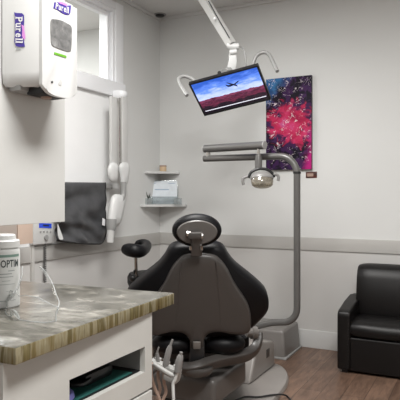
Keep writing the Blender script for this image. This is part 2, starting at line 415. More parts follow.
DF = XF+.10                                # front of the dispenser
t = thing('sanitizer_dispenser', 'white wall mounted hand sanitizer dispenser with purple logo labels', 'dispenser', (XF, 1.1, 1.55))
def dring(z, wb, wf, dep, yc=1.108, back=.004):
    # rounded trapezoid, back on the cabinet
    pts = [(XF+back, yc-wb/2-.010), (XF+dep*.28, yc-wb/2-.003), (XF+dep*.93, yc-wf/2-.002), (XF+dep*.99, yc-wf/2+.006), (XF+dep, yc-wf/2+.016),
           (XF+dep, yc+wf/2-.016), (XF+dep*.99, yc+wf/2-.006), (XF+dep*.93, yc+wf/2+.002), (XF+dep*.28, yc+wb/2), (XF+back, yc+wb/2)]
    return [V((x, y, z)) for x, y in pts]
b = B()
loft(b, [dring(1.572, .14, .10, .055), dring(1.566, .15, .112, .075), dring(1.575, .168, .124, .097), dring(1.60, .172, .13, .10), dring(1.78, .172, .13, .10), dring(1.797, .168, .126, .095), dring(1.803, .155, .11, .08)])
obj('housing', b, 'plastic', t, sharp=50)
# front cover: curved bib hanging a little lower than the housing
b = B()
rows = []
for k in range(13):
    u = k/12; y = 1.108-.0655+.131*u; e = 4*(u-.5)**2
    rows.append((y, 1.5475+.020*e**1.5))
fr = [V((DF+.004, y, z)) for y, z in rows]; poly = fr + [V((DF+.004, 1.1735, 1.79)), V((DF+.004, 1.0425, 1.79))]
prism(b, poly, (-.012, 0, 0), .0035)
cover = obj('front_cover', b, 'plastic', t)
# back plate seen below the housing
b = B(); box(b, (XF, 1.03, 1.556), (XF+.045, 1.185, 1.60), .01); obj('back_plate', b, 'screwgrey', t)
b = B(); box(b, (XF+.035, 1.06, 1.550), (XF+.090, 1.15, 1.572), .006); noz = obj('nozzle', b, 'dark', t)
b = B(); lathe(b, [(.012, 1.546), (.016, 1.553), (.016, 1.56)], (XF+.06, 1.105, 0)); obj('nozzle_tip', b, 'hose', noz)
fp, fn = V((DF+.0046, 0, 0)), V((1, 0, 0))
def decal(px, p, n, e=.0): return [hit(x, y, p+n*e, n) for x, y in px]
b = B(); prism(b, cr(decal([(50.5, 21), (54, 19.2), (61, 20.5), (67, 23.5), (71.3, 27), (71.6, 36), (71, 49), (69.5, 51.5), (64, 50.5), (56, 47.5), (51.5, 44.5), (50.6, 36)], fp, fn), 3, True), (.001, 0, 0)); obj('level_window', b, 'smoke', t)
b = B(); prism(b, decal([(54.3, 52.1), (66.3, 55.8), (66.2, 58), (54.1, 54.3)], fp, fn), (.0008, 0, 0)); obj('green_strip', b, 'green', t)
b = B(); prism(b, decal([(52+1.0*math.cos(a*PI/4), 82+1.1*math.sin(a*PI/4)) for a in range(8)], fp, fn), (.0008, 0, 0)); obj('sensor_eye', b, 'dark', t)
b = B(); prism(b, decal([(60.5, 79.5), (62, 83), (61, 85.5), (58.8, 85), (58.8, 82.5)], fp, fn), (.0006, 0, 0)); obj('drop_mark', b, 'plastic2', t)
def serif_text(word):
    # glyph outlines plus slab serifs
    vs, fs = [], []; x = 0.0
    for ch in word:
        c, f = text_mesh(ch, .02); w, h = {'P': (.56, .72), 'u': (.50, .52), 'r': (.40, .52), 'e': (.50, .52), 'l': (.17, .74)}[ch]
        k = len(vs); vs += [(x+u*w, v*h) for u, v in c]; fs += [tuple(i+k for i in q) for q in f]
        def slab(a, b_, y0, y1):
            n = len(vs); vs.extend([(a, y0), (b_, y0), (b_, y1), (a, y1)]); fs.append((n, n+1, n+2, n+3))
        sw = .17
        if ch in 'Prl': slab(x-.07, x+sw+.08, 0, .075)
        if ch in 'Purl': slab(x-.08, x+.03, h-.075, h)
        if ch == 'u': slab(x+w-.05, x+w+.08, 0, .075); slab(x+w-sw-.07, x+w-.03, h-.075, h)
        x += w+.17
    x0 = min(v[0] for v in vs); x1 = max(v[0] for v in vs); y1 = max(v[1] for v in vs)
    return [((a-x0)/(x1-x0), b_/y1) for a, b_ in vs], fs
PT = serif_text('Purell')
b = B(); prism(b, decal([(53.3, 8.2), (54.3, 2.2), (57, 1.8), (61, 3.8), (65, 5.8), (71, 5.2), (70.2, 13.0), (69, 14.8), (65, 14.6), (61, 12.4), (57, 9.6)], fp, fn), (.0006, 0, 0)); lg = obj('front_logo', b, 'purple_logo', t)
b = B(); prism(b, decal([(58.8, 1.2), (63, 1.8), (67.5, 4.2), (66.5, 6.0), (62.5, 4.2), (59.5, 3.4)], fp, fn, .0008), (.0003, 0, 0)); obj('logo_swoosh', b, 'pink_logo', lg)
b = B(); text_quad(b, PT, *decal([(55.2, 8.3), (68.9, 13.7), (69.3, 7.4), (55.8, 1.9)], fp, fn, .0016)); obj('logo_lettering', b, 'ink_white', lg)
# side face decal
s0, s1 = V((XF+.028, 1.108-.089, 1.7)), V((XF+.093, 1.108-.067, 1.7))
sd = (s1-s0).normalized(); sn = sd.cross(V((0, 0, 1))); sn = sn if sn.y < 0 else -sn
sp_ = s0+sn*.0012
b = B(); prism(b, decal([(14, 12.3), (17, 13), (22, 13.2), (24, 15), (24.2, 22), (23.6, 30), (23.4, 38), (25, 46.8), (19, 47), (16, 46), (14.4, 42), (15, 34), (15, 24), (15, 16)], sp_, sn), sn*.0006); lg = obj('side_logo', b, 'purple_logo', t)
b = B(); prism(b, decal([(21.4, 24.5), (24, 26), (24.6, 32), (25.6, 38.5), (24, 39.5), (22, 36), (22.4, 30)], sp_, sn, .0008), sn*.0003); obj('logo_swoosh', b, 'pink_logo', lg)
b = B(); text_quad(b, PT, *decal([(15.4, 16.5), (15.4, 43.2), (22.8, 43.6), (22.8, 16.5)], sp_, sn, .0016)); obj('logo_lettering', b, 'ink_white', lg)
b = B(); prism(b, decal([(16, 48.6), (21, 49), (21, 49.9), (16, 49.5)], sp_, sn), sn*.0005); obj('small_print', b, 'ink_grey', lg)

# ---------------------------------------------------------------- counter cabinet
ZT = .95; TK = .041
n0, n1 = onZ(15.7, 348, ZT), onZ(174.4, 292.8, ZT); fdir = (n1-n0).normalized(); sdir = V((-fdir.y, fdir.x, 0))
b = B(); prism(b, [n0, n1, n1+sdir*.70, n0+sdir*.70], (0, 0, -TK), .005, 2)
tag(obj('countertop', b, 'granite', sharp=30), 'thick olive and cream veined granite slab on the white base cabinet', 'countertop')
t = thing('base_cabinet', 'white base cabinet with an open cubby under the granite top', 'cabinet', (-1.3, 1.3, 0))
XC = -1.005; ya, yb, xb = .965, 1.622, -1.62; zt_ = ZT-TK
oy0, oy1, oz0, oz1 = 1.20, 1.578, .718, .802
b = B()
box(b, (XC-.02, ya, oz1), (XC, yb, zt_)); box(b, (XC-.02, ya, .655), (XC, yb, oz0)); box(b, (XC-.02, ya, oz0), (XC, oy0, oz1)); box(b, (XC-.02, oy1, oz0), (XC, yb, oz1))
box(b, (XC-.02, ya, .08), (XC, oy0-.02, .655))
box(b, (xb, ya, .08), (XC-.02, ya+.02, zt_)); box(b, (xb, yb-.02, .08), (XC-.02, yb, zt_)); box(b, (xb, ya+.02, .08), (xb+.02, yb-.02, zt_))
box(b, (xb+.02, ya+.02, zt_-.02), (XC-.02, yb-.02, zt_)); box(b, (xb+.02, ya+.02, .08), (XC-.02, yb-.02, .10))
box(b, (xb+.03, ya+.03, 0), (XC-.06, yb-.03, .08))
obj('carcass', b, 'cab', t)
b = B(); box(b, (XC-.40, oy0-.03, oz0-.018), (XC-.02, oy1+.02, oz0)); obj('shelf', b, 'dark', t)
b = B()
box(b, (XC-.40, oy0-.03, oz0), (XC-.02, oy0-.02, oz1+.06)); box(b, (XC-.40, oy1+.012, oz0), (XC-.02, oy1+.02, oz1+.06)); box(b, (XC-.41, oy0-.03, oz0), (XC-.40, oy1+.02, oz1+.06)); box(b, (XC-.40, oy0-.03, oz1+.05), (XC-.02, oy1+.02, oz1+.06))
obj('cubby_lining', b, 'screwgrey', t)
b = B(); box(b, (XC-.018, oy0-.012, .10), (XC+.004, yb-.004, .648), .003); dr = obj('drawer', b, 'cab', t)
b = B(); tube(b, [V((XC+.004, 1.36, .50)), V((XC+.03, 1.36, .50)), V((XC+.03, 1.46, .50)), V((XC+.004, 1.46, .50))], .005, 8); obj('handle', b, 'chrome', dr)
# what lies in the cubby
b = B(); box(b, (XC-.33, oy0-.005, oz0+.0005), (XC-.03, oy1-.03, oz0+.004), .001); tag(obj('tray_mat', b, 'teal'), 'dark teal mat lining the cabinet cubby', 'mat')
t = thing('curing_device', 'black gadget lying on the teal mat in the cubby', 'device', (XC-.14, 1.44, oz0+.004))
b = B(); z0 = oz0+.004
box(b, (XC-.24, 1.36, z0), (XC-.07, 1.50, z0+.035), .012); obj('body', b, 'black', t)
b = B(); ellipsoid(b, (XC-.15, 1.45, z0+.045), (.05, .055, .022)); obj('top_pad', b, 'black', t)
b = B(); tube(b, [V((XC-.07, 1.38, z0+.02)), V((XC-.06, 1.33, z0+.02)), V((XC-.10, 1.31, z0+.02)), V((XC-.16, 1.33, z0+.02))], .007, 8, 5); obj('cord', b, 'black', t)
b = B(); pts = cr([V((XC-.035+.0*0, 1.205, z0)), V((XC-.03, 1.255, z0)), V((XC-.06, 1.28, z0)), V((XC-.11, 1.265, z0)), V((XC-.12, 1.215, z0)), V((XC-.08, 1.195, z0))], 5, True)
pillow(b, pts, V((0, 0, 1)), [(0, .9), (.008, 1), (.022, .95), (.032, .7)]); tag(obj('cloth_pouch', b, 'purple'), 'small purple blue cloth pouch at the near end of the cubby', 'pouch')

# ---------------------------------------------------------------- wipes canister
cc = V((-1.37, 1.31, ZT)); cc = onZ(2, 306, ZT)
t = thing('wipes_canister', 'white round canister of disinfecting wipes standing on granite counter', 'canister', cc)
R0 = .0545
b = B(); lathe(b, [(R0-.004, ZT), (R0, ZT+.004), (R0, ZT+.176), (R0-.001, ZT+.18), (R0-.006, ZT+.183), (R0-.006, ZT+.19)], (cc.x, cc.y, 0), 40); obj('tub', b, 'plastic', t)
b = B(); lathe(b, [(R0-.003, ZT+.186), (R0-.0005, ZT+.188), (R0-.001, ZT+.207), (R0-.004, ZT+.210), (R0-.012, ZT+.211), (R0-.0135, ZT+.224), (R0-.017, ZT+.227), (.01, ZT+.2275)], (cc.x, cc.y, 0), 40); obj('lid', b, 'plastic', t)
view = math.atan2(-cc.y, -cc.x)     # direction of the camera from the canister
def wrap(px_off, z, r): # px_off: metres around the side, measured from the line to the camera, to the right as seen
    a = view + px_off/R0
    return V((cc.x+r*math.cos(a), cc.y+r*math.sin(a), z))
def band(bm, u0, u1, z0, z1, r, n=16):
    for k in range(n):
        a, c = u0+(u1-u0)*k/n, u0+(u1-u0)*(k+1)/n
        polyface(bm, [wrap(a, z0, r), wrap(c, z0, r), wrap(c, z1, r), wrap(a, z1, r)])
    bmesh.ops.remove_doubles(bm, verts=bm.verts[:], dist=1e-5)
dz = R0 and (cc-CAM).dot(FW)-R0
def zpx(y): return H-(y-CY)/F*dz
b = B(); band(b, -.085, .062, zpx(304), zpx(253), R0+.0004, 30); lab = obj('label_wrap', b, 'label', t)
b = B(); band(b, -.085, .062, zpx(257.8), zpx(255.2), R0+.0007, 30); obj('green_band', b, 'ink_green', lab)
vs, fs = text_mesh('OPTIM', .02)
b = B(); nv = [b.verts.new(wrap(-.004+.060*u, zpx(268)+(zpx(260.4)-zpx(268))*v, R0+.0009)) for u, v in vs]
for f in fs:
    try: b.faces.new([nv[i] for i in f])
    except ValueError: pass
obj('label_lettering', b, 'ink', lab)
b = B()
for y, u0, u1, h in ((271.5, .018, .04, .9), (274.5, -.03, .03, .9), (277.5, -.03, .035, .7), (281.5, .0, .025, .5), (285, -.03, .04, .5), (301.5, -.03, .045, .7), (292, .012, .034, .4), (296, .016, .036, .4)):
    band(b, u0, u1, zpx(y+h/2), zpx(y-h/2), R0+.0007, 10)
obj('small_print', b, 'ink_grey', lab)

# ---------------------------------------------------------------- safety glasses
t = thing('safety_glasses', 'clear wraparound safety glasses lying on the granite beside canister', 'glasses', onZ(31, 318, ZT))
gl, gr = onZ(7, 309, ZT), onZ(56, 324, ZT)
ax = (gr-gl).normalized(); ay = V((-ax.y, ax.x, 0)); gm = (gl+gr)/2; W_ = (gr-gl).length/2
def G(x, y, z): return gm + ax*(x*W_) + ay*y + V((0, 0, z))
def lens_row(zf, bulge):
    return [G(x, .050*(x*x-1) + bulge*(1-.6*x*x), zf(x)) for x in [i/14-1 for i in range(29)]]
b = B()
lowf = lambda x: .002+.012*max(0, 1-abs(x)/.18)+.006*max(0, abs(x)-.8)/.2
hif = lambda x: .068-.006*max(0, 1-abs(x)/.2)-.024*max(0, abs(x)-.55)/.45
rows = []
for k in range(7):
    s = k/6; rows.append(lens_row(lambda x: lowf(x)*(1-s)+hif(x)*s, .018*s*s-.004*math.sin(PI*s)))
vv = [[b.verts.new(p) for p in r] for r in rows]
for i in range(6):
    for j in range(28): b.faces.new((vv[i][j], vv[i][j+1], vv[i+1][j+1], vv[i+1][j]))
lens = obj('lens', b, 'clear', t)
b = B(); tube(b, rows[0], .0016, 6); tube(b, rows[-1], .0013, 6); tube(b, [r[0] for r in rows], .002, 6); tube(b, [r[-1] for r in rows], .0022, 6); obj('lens_rim', b, 'clear_edge', lens)
b = B(); tube(b, [G(-.16, -.045, .004), G(-.10, -.050, .02), G(0, -.051, .024), G(.10, -.050, .02), G(.16, -.045, .004)], .003, 8, 5); obj('nose_pad', b, 'clear_edge', lens)
e1 = [G(1.0, .004, .034), P(58.6, 304, 1.57), P(55.6, 296, 1.61), P(51.5, 284, 1.66), P(46, 274.5, 1.71), P(40, 267.5, 1.76)]
e0 = [G(-1.0, .004, .03), P(11, 297, 1.64), P(17, 289, 1.68), P(21.5, 277, 1.72), P(22, 267, 1.77)]
for e in (e1, e0):
    b = B(); q = cr(e, 6); rings = []
    for i, p in enumerate(q):
        tt = (q[min(i+1, len(q)-1)]-q[max(i-1, 0)]).normalized(); side = tt.cross(V((0, 0, 1))).normalized(); up = side.cross(tt)
        h = .007-.004*i/len(q)
        rings.append([p+side*.0013+up*h, p-side*.0013+up*h, p-side*.0013-up*h, p+side*.0013-up*h])
    loft(b, rings); tp = obj('temple', b, 'clear', t)
    b = B(); tube(b, [r[0] for r in rings], .0014, 6); obj('temple_edge', b, 'clear_edge', tp)

# ---------------------------------------------------------------- delivery holder and handpieces at the cabinet end
t = thing('instrument_holder', 'white handpiece holder on an arm at the cabinet end', 'holder', P(166, 372, 2.28))
d = 2.28
h0, h1 = P(151, 361, d), P(180, 373, d-.04)
hd = (h1-h0).normalized(); hn = hd.cross(V((0, 0, 1))).normalized(); hu = hn.cross(hd)*-1; hu = hu if hu.z > 0 else -hu
mx = Matrix((( hd.x, hn.x, hu.x, h0.x), (hd.y, hn.y, hu.y, h0.y), (hd.z, hn.z, hu.z, h0.z), (0, 0, 0, 1)))
L = (h1-h0).length
b = B(); box(b, (0, -.02, -.018), (L, .02, .010), .004, mx); box(b, (L*.55, -.032, -.045), (L, .018, -.008), .006, mx)
obj('bracket', b, 'holder', t)
for k in (.15, .45, .8):
    b = B(); box(b, (L*k-.013, -.034, -.006), (L*k+.013, -.008, .016), .005, mx); obj('clip', b, 'holder', t)
b = B(); tube(b, [h0+V((.02, .02, -.02)), V((-1.22, 1.80, .56)), V((-1.24, 1.622, .55))], .016, 10, 4); obj('support_arm', b, 'taupe', t)
def handpiece(name, label, pr, m, hose, hm='hose', tip='hand', cat='handpiece'):
    pts = [P(x, y, dd) for x, y, dd, r in pr]
    t = thing(name, label, cat, pts[0])
    b = B(); k = len(pr)-1
    tubev(b, [(p, q[3]) for p, q in zip(pts[:k], pr[:k])], 12); obj('body', b, m, t)
    b = B(); tubev(b, [(pts[k-1], pr[k-1][3]*.7), (pts[k], pr[k][3])], 10); obj('tip', b, tip, t)
    b = B(); tube(b, [pts[0]]+[P(x, y, dd) for x, y, dd in hose], .0065, 8, 5); obj('hose', b, hm, t)
G_ = 'handpieces in the white holder'
def hp(*a, **k):
    n = len(bpy.data.objects); handpiece(*a, **k)
    for o in list(bpy.data.objects):
        if o.get('category') == 'handpiece': o['group'] = G_
hp('dental_handpiece', 'thin short grey handpiece standing upright nearest the cabinet', [(158.5, 366, 2.27, .007), (157.5, 356, 2.27, .008), (157, 353, 2.27, .006), (158.8, 347, 2.27, .003)], 'hand', [(158, 378, 2.28), (160, 390, 2.28), (156, 404, 2.27), (158, 425, 2.28)])
hp('dental_handpiece', 'long pale handpiece with a narrow tip, middle of the holder', [(164.5, 370, 2.25, .011), (166, 363, 2.25, .013), (169, 350, 2.25, .012), (170.2, 346, 2.25, .008), (172.6, 339.5, 2.25, .004)], 'hand', [(164, 382, 2.26), (166, 392, 2.26), (162, 404, 2.25), (164, 425, 2.26)])
hp('suction_handpiece', 'stubby grey handpiece with a round metal tip, outermost in holder', [(177.5, 372, 2.22, .013), (179, 362, 2.22, .015), (180.2, 357, 2.22, .013), (180.8, 355, 2.22, .009), (181.2, 352, 2.22, .007)], 'hand', [(175, 380, 2.22), (173, 385, 2.22), (173.5, 402, 2.21), (172, 425, 2.22)], hm='plastic2')
hp('air_syringe', 'white syringe lying slanted along the front of the holder', [(153, 363.5, 2.21, .008), (158, 367, 2.205, .010), (168, 373.4, 2.2, .010), (172, 375.5, 2.2, .010), (174, 376.2, 2.2, .005)], 'holder', [(151, 372, 2.22), (154, 386, 2.24), (160, 402, 2.24), (160, 425, 2.26)], tip='screwgrey')

# ---------------------------------------------------------------- dental chair
CA = TH+math.radians(2)
cO = P(200, 300, 3.35); cO.z = 0
t = thing('dental_chair', 'dental patient chair with black cushions and taupe shell, seen from behind', 'dental chair', cO, CA)
cx_ = V((math.cos(CA), math.sin(CA), 0)); cy_ = V((-math.sin(CA), math.cos(CA), 0))
def K(x, y, z): return cO + cx_*x + cy_*y + V((0, 0, z))
tilt = math.radians(22)
bp = P(199, 292, 2.86); bn = (cy_*-math.cos(tilt) + V((0, 0, -math.sin(tilt)))).normalized()   # back of the backrest, towards the camera and down
bup = V((0, 0, 1)) - bn*bn.z; bup.normalize()
def onb(px, e=0): return [hit(x, y, bp+bn*e, bn) for x, y in px]
# cushion
half = [(0, 247), (18, 247), (27, 250.5), (33, 260), (40, 268), (52.5, 278), (62, 286), (69.5, 294), (72.5, 303), (71.5, 314), (64, 323), (55, 331), (46, 337), (20, 339)]
out = [(197+x, y) for x, y in half] + [(197-x, y) for x, y in half[::-1][:-1]] + [(197, 340)]
# order: right side downwards, then left side upwards
right = [(197+x, y) for x, y in half]; left = [(197-x, y) for x, y in half[1:]][::-1]
oc = cr(onb(right+left), 4, True)
b = B(); pillow(b, oc, -bn, [(-.005, .92), (.010, .975), (.03, 1.0), (.07, 1.0), (.095, .96), (.105, .85), (.095, .5)])
obj('backrest', b, 'black_vinyl', t, sharp=60)
sh = [(184, 255.5), (199, 253.8), (214, 255.5), (221.5, 261), (228, 270), (234, 282), (240.5, 292), (246.5, 301), (250, 310), (251, 320), (250, 330), (244, 333.5), (232, 333), (222, 331), (212, 331.5), (206, 335), (203.5, 341), (202.5, 348), (191, 348), (190, 341), (187, 335), (181, 331.5), (170, 331), (160, 333), (154, 334.5), (148, 331), (147, 320), (148, 310), (152, 301), (158, 292), (164.5, 282), (170.5, 270), (177, 261)]
so = cr(onb(sh, .02), 3, True)
b = B(); pillow(b, so, bn, [(-.022, .995), (.004, 1.0), (.012, .985), (.018, .95), (.022, .8), (.024, .4)])
shell = obj('backrest_shell', b, 'taupe', t, sharp=45)
b = B(); q = onb([(193, 341), (200.5, 341), (200.5, 348), (193, 348)], .047); prism(b, q, bn*.012, .004); obj('latch', b, 'taupe_light', shell)
b = B()
for xs in ((181, 262, 176, 325), (216, 262, 221, 325)):
    a = onb([(xs[0], xs[1]), (xs[2], xs[3])], .0425); tube(b, [a[0], a[1]], .0025, 6)
obj('shell_rib', b, 'taupe', shell)
# lumbar lobes at the foot of the back
for sx, px in ((1, 224), (-1, 173)):
    b = B(); c = P(px, 343, 3.02); ellipsoid(b, c, (.115, .085, .058), Matrix.Rotation(CA, 3, 'Z')); obj('lumbar_cushion', b, 'black_vinyl', t)
b = B(); c = P(197, 350, 2.99); box(b, (-.04, -.05, -.09), (.04, .05, .06), .015, Matrix.Translation(c) @ Matrix.Rotation(CA, 4, 'Z')); obj('back_hinge', b, 'black', t)
# seat and leg rest, pointing away from the camera
b = B()
seat = [K(x, y, .42) for x, y in ((-.20, -.22), (.20, -.22), (.28, -.1), (.27, .15), (.22, .5), (.19, .85), (.12, .98), (-.12, .98), (-.19, .85), (-.22, .5), (-.27, .15), (-.28, -.1))]
pillow(b, cr(seat, 4, True), V((0, 0, 1)), [(0, .93), (.02, 1), (.08, 1), (.11, .93), (.112, .6)]); obj('seat', b, 'black_vinyl', t)
b = B(); pillow(b, cr([p-V((0, 0, .06)) for p in seat], 4, True), V((0, 0, 1)), [(0, .75), (.02, .9), (.055, .92)]); obj('seat_pan', b, 'taupe', t)
# headrest
hc = P(197, 231.5, 2.70); htilt = math.radians(12); hn_ = (cy_*-math.cos(htilt) + V((0, 0, -math.sin(htilt)))).normalized(); hup = (V((0, 0, 1))-hn_*hn_.z).normalized()
def ell(a, c, e=0, dx=0, dz=0, n=40): return [hc + hn_*e + cx_*(a*math.cos(2*PI*k/n)+dx) + hup*(c*math.sin(2*PI*k/n)+dz) for k in range(n)]
px_ = 2.70/F
b = B(); pillow(b, ell(25*px_, 16.8*px_), -hn_, [(-.012, .80), (-.006, .86), (.002, .96), (.016, 1.0), (.035, 1.0), (.055, .93), (.062, .7)]); hr = obj('headrest', b, 'black_vinyl', t, sharp=60)
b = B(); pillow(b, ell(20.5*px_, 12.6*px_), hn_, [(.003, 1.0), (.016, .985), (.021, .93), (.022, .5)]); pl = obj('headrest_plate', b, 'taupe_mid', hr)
def hb(x, y, e): return hc + cx_*((x-197)*px_) + hup*((231.5-y)*px_) + hn_*e
b = B(); prism(b, [hb(191, 256, .0), hb(202, 256, .0), hb(202, 229.5, .03), hb(191, 229.5, .03)], hn_*.022, .005); obj('headrest_post', b, 'taupe', hr)
b = B(); prism(b, [hb(188, 236, .03), hb(201.5, 236, .03), hb(201.5, 229.5, .03), hb(188, 229.5, .03)], hn_*.03, .008); obj('knuckle', b, 'taupe', hr)
b = B()
b.free()
for q, r_ in (((190.5, 248), (190.5, 244)), .007), (((201.5, 248), (201.5, 244)), .007), (((186.5, 231.5), (190, 231.5)), .013), (((199.5, 234), (202.5, 234)), .014):
    b = B(); tube(b, [hb(*q[0], .04), hb(*q[1], .04)], r_, 12); obj('knuckle_pin', b, 'chrome', hr)
# swing link from the right hand joint round under the seat
b = B(); lk = [P(258.5, 334, 3.14), P(258, 341, 3.12), P(254.5, 349, 3.09), P(247, 354.5, 3.05), (P(236, 357.5, 3.02)), P(222, 360, 2.98), P(209, 363.5, 2.94), P(198, 367.5, 2.9), P(188, 369, 2.9), P(176, 367, 2.93)]
tube(b, lk, .03, 24, 4, flat=(.024, .034)); obj('armrest_link', b, 'taupe', t)
b = B(); c0, c1 = P(246.5, 332.5, 3.1), P(256, 333, 3.12); tubev(b, [(c0, .022), (c0.lerp(c1, .5), .026), (c0.lerp(c1, .52), .034), (c1, .036)], 16); obj('link_joint', b, 'taupe_light', t)
b = B(); c = P(197, 370, 2.93)
pillow(b, [c + cx_*(.085*math.cos(2*PI*k/28)) + cy_*(.07*math.sin(2*PI*k/28)) for k in range(28)], V((0, 0, 1)), [(-.03, .5), (-.022, .8), (0, .98), (.012, 1), (.02, .95)]); obj('swivel_cup', b, 'taupe', t)
# lift arm and base, squared to the room
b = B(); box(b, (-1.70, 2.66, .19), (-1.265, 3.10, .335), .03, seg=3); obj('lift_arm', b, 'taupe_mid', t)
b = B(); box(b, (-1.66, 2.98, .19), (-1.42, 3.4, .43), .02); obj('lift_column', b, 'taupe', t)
b = B(); box(b, (-1.68, 2.80, .03), (-1.47, 3.55, .20), .02); obj('lower_lift', b, 'dark', t)
b = B()
poly = [V((-1.415, y, z)) for y, z in ((3.52, .03), (4.03, .03), (4.02, .20), (3.98, .225), (3.74, .275), (3.66, .27))]
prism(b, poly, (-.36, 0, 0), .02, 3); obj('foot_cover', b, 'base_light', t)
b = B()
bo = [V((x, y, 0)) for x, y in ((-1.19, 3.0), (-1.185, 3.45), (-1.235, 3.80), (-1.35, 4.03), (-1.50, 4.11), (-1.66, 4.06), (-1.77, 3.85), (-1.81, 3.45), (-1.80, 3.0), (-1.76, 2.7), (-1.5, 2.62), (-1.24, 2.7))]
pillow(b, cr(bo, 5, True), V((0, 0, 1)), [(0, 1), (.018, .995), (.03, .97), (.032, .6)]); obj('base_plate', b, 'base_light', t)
b = B(); box(b, (-1.4155, 3.84, .13), (-1.412, 3.90, .19), .001); obj('service_plug', b, 'taupe', t)

# utility box on the floor by the wall
t = thing('utility_box', 'low grey plastic junction cover on floor against back wall', 'cover', (-1.66, 4.5, 0))
b = B(); ux0, ux1, uy0, uy1 = -1.93, -1.425, 4.29, 4.70
def ur(s, z): return [V(p) for p in ((ux0+s, uy0+s, z), (ux1-s, uy0+s, z), (ux1-s, uy1-s*.3, z), (ux0+s, uy1-s*.3, z))]
for z, s in ():
    pass
tb = bmesh.new(); r0, r1 = ur(0, .015), ur(.014, .225)
loft(tb, [r0, r1]); bmesh.ops.bevel(tb, geom=[e for e in tb.edges if max(v.co.z for v in e.verts) > .1], offset=.028, segments=3, affect='EDGES', profile=.6)
merge(b, tb); obj('hood', b, 'pole' if False else 'taupe_light', t)
b = B(); box(b, (ux0-.015, uy0-.015, 0), (ux1+.015, uy1+.012, .016), .005); obj('flange', b, 'screwgrey', t)
# cord on the base plate and floor
b = B(); cp = [onZ(232, 402, .04), onZ(244, 397, .04), onZ(258, 397, .04), onZ(272, 395, .04), onZ(282, 394.5, .03), onZ(288, 397, .008), onZ(292, 405, .008), onZ(285, 425, .008)]
tube(b, cp, .006, 8, 6); tag(obj('floor_cord', b, 'black'), 'thin black cord lying across the dental chair base', 'cord')

# ---------------------------------------------------------------- operating light on its pole
YP = 3.877
pb = onY(297, 300, YP)
t = thing('operating_light', 'grey dental operating light on a bent floor pole beside chair', 'lamp', (pb.x, pb.y, 0))
rp = .0245
zl, zh = onY(285, 322.5, YP).z, onY(250, 157.2, YP).z
xp = pb.x
b = B()
xe = onY(204, 157, YP).x
path = [V((-1.53, YP, .262)), V((-1.52, YP, .33)), V((-1.46, YP, zl-.035)), V((-1.38, YP, zl-.01))]
path = cr(path, 4)
def arc(c, r, a0, a1, n=8): return [V((c[0]+r*math.cos(a0+(a1-a0)*k/n), YP, c[1]+r*math.sin(a0+(a1-a0)*k/n))) for k in range(n+1)]
path += arc((xp-.11, zl+.11), .11, -PI/2, 0)
b2 = path + [V((xp, YP, .8)), V((xp, YP, 1.2))]
tube(b, b2 + [V((xp, YP, 1.463))], rp, 14); obj('pole', b, 'pole', t)
b = B(); tube(b, [V((xp, YP, 1.463))] + arc((xp-.13, zh-.13), .13, 0, PI/2) + [V((xp-.4, YP, zh)), V((xe, YP, zh))], [rp*1.0], 14); obj('fixed_arm', b, 'pole', t)
b = B(); tube(b, [V((xp, YP, 1.455)), V((xp, YP, 1.469))], rp*1.12, 14); obj('pole_collar', b, 'dark', t)
b = B(); zu = onY(235, 147.2, YP-.03).z
ul, ur_ = V((xe+.01, YP, zu)), onY(264, 147.2, YP-.09); ur_.z = zu
tube(b, [ul, ul.lerp(ur_, .5), ur_], .030, 14); obj('swing_arm', b, 'pole', t)
b = B(); tube(b, [V((xe+.035, YP, zh-.005)), V((xe+.035, YP, zh+.045)), V((xe+.035, YP, zu))], [.022, .016, .022], 12); obj('swivel_pin', b, 'chrome', t)
b = B(); tube(b, [ul, ul+(ul-ur_).normalized()*.006], .0305, 14); obj('end_cap', b, 'screwgrey', t)
b = B(); tube(b, [ur_, ur_+(ur_-ul).normalized()*.008], .0305, 14); obj('end_cap', b, 'screwgrey', t)
hx = onY(258.5, 157, YP-.088); lx, ly = hx.x, YP-.088
dl = (V((lx, ly, 0))-V((0, 0, 0))).dot(FW)
def zz(y): return H+(CY-y)/F*dl
b = B(); tube(b, [V((lx, ly, zu-.02)), V((lx, ly, zz(156)))], .012, 10); obj('drop_pin', b, 'chrome', t)
b = B(); lathe(b, [(.016, zz(169)), (.027, zz(168)), (.026, zz(160)), (.020, zz(155)), (.012, zz(154))], (lx, ly, 0), 16); obj('knuckle', b, 'pole', t)
lh = P(262, 178, dl-.02)
def LP(x, y, e=0): return P(x, y, dl-.02+e)
b = B(); tube(b, [LP(248.5, 178), LP(251, 172.5), LP(257, 169.3), LP(262.5, 168.8), LP(268, 170), LP(272.5, 173.5), LP(274, 177.5)], .011, 10, 5); head = obj('lamp_yoke', b, 'black', t)
b = B()
mxl = Matrix.Translation(lh) @ Matrix.Rotation(TH, 4, 'Z') @ Matrix.Rotation(math.radians(-25), 4, 'X')
lathe(b, [(.030, .040), (.060, .032), (.078, .014), (.083, -.004), (.080, -.012), (.072, -.014), (.066, -.004), (.03, .015), (.01, .02)], (0, 0, 0), 28, mxl @ Matrix.Diagonal((1, .62, 1, 1)))
hd_ = obj('lamp_head', b, 'hand', t)
b = B(); lathe(b, [(.076, -.010), (.080, -.030), (.074, -.055), (.060, -.066), (.01, -.070)], (0, 0, 0), 28, mxl @ Matrix.Diagonal((1, .62, 1, 1))); obj('lens', b, 'grey_lens', hd_)
b = B(); lathe(b, [(.030, -.006), (.030, -.03), (.018, -.045), (.004, -.047)], (0, 0, 0), 16, mxl); obj('bulb_shield', b, 'hand', hd_)
b = B(); tube(b, [LP(247.5, 176.5), LP(243.5, 178), LP(242.7, 181.5), LP(243.8, 185)], .011, 10, 4); obj('lamp_handle', b, 'hand', t)
b = B(); tube(b, [LP(273, 174.5), LP(276.5, 174.5), LP(278.5, 177), LP(278, 181)], .011, 10, 4); obj('lamp_handle', b, 'hand', t)

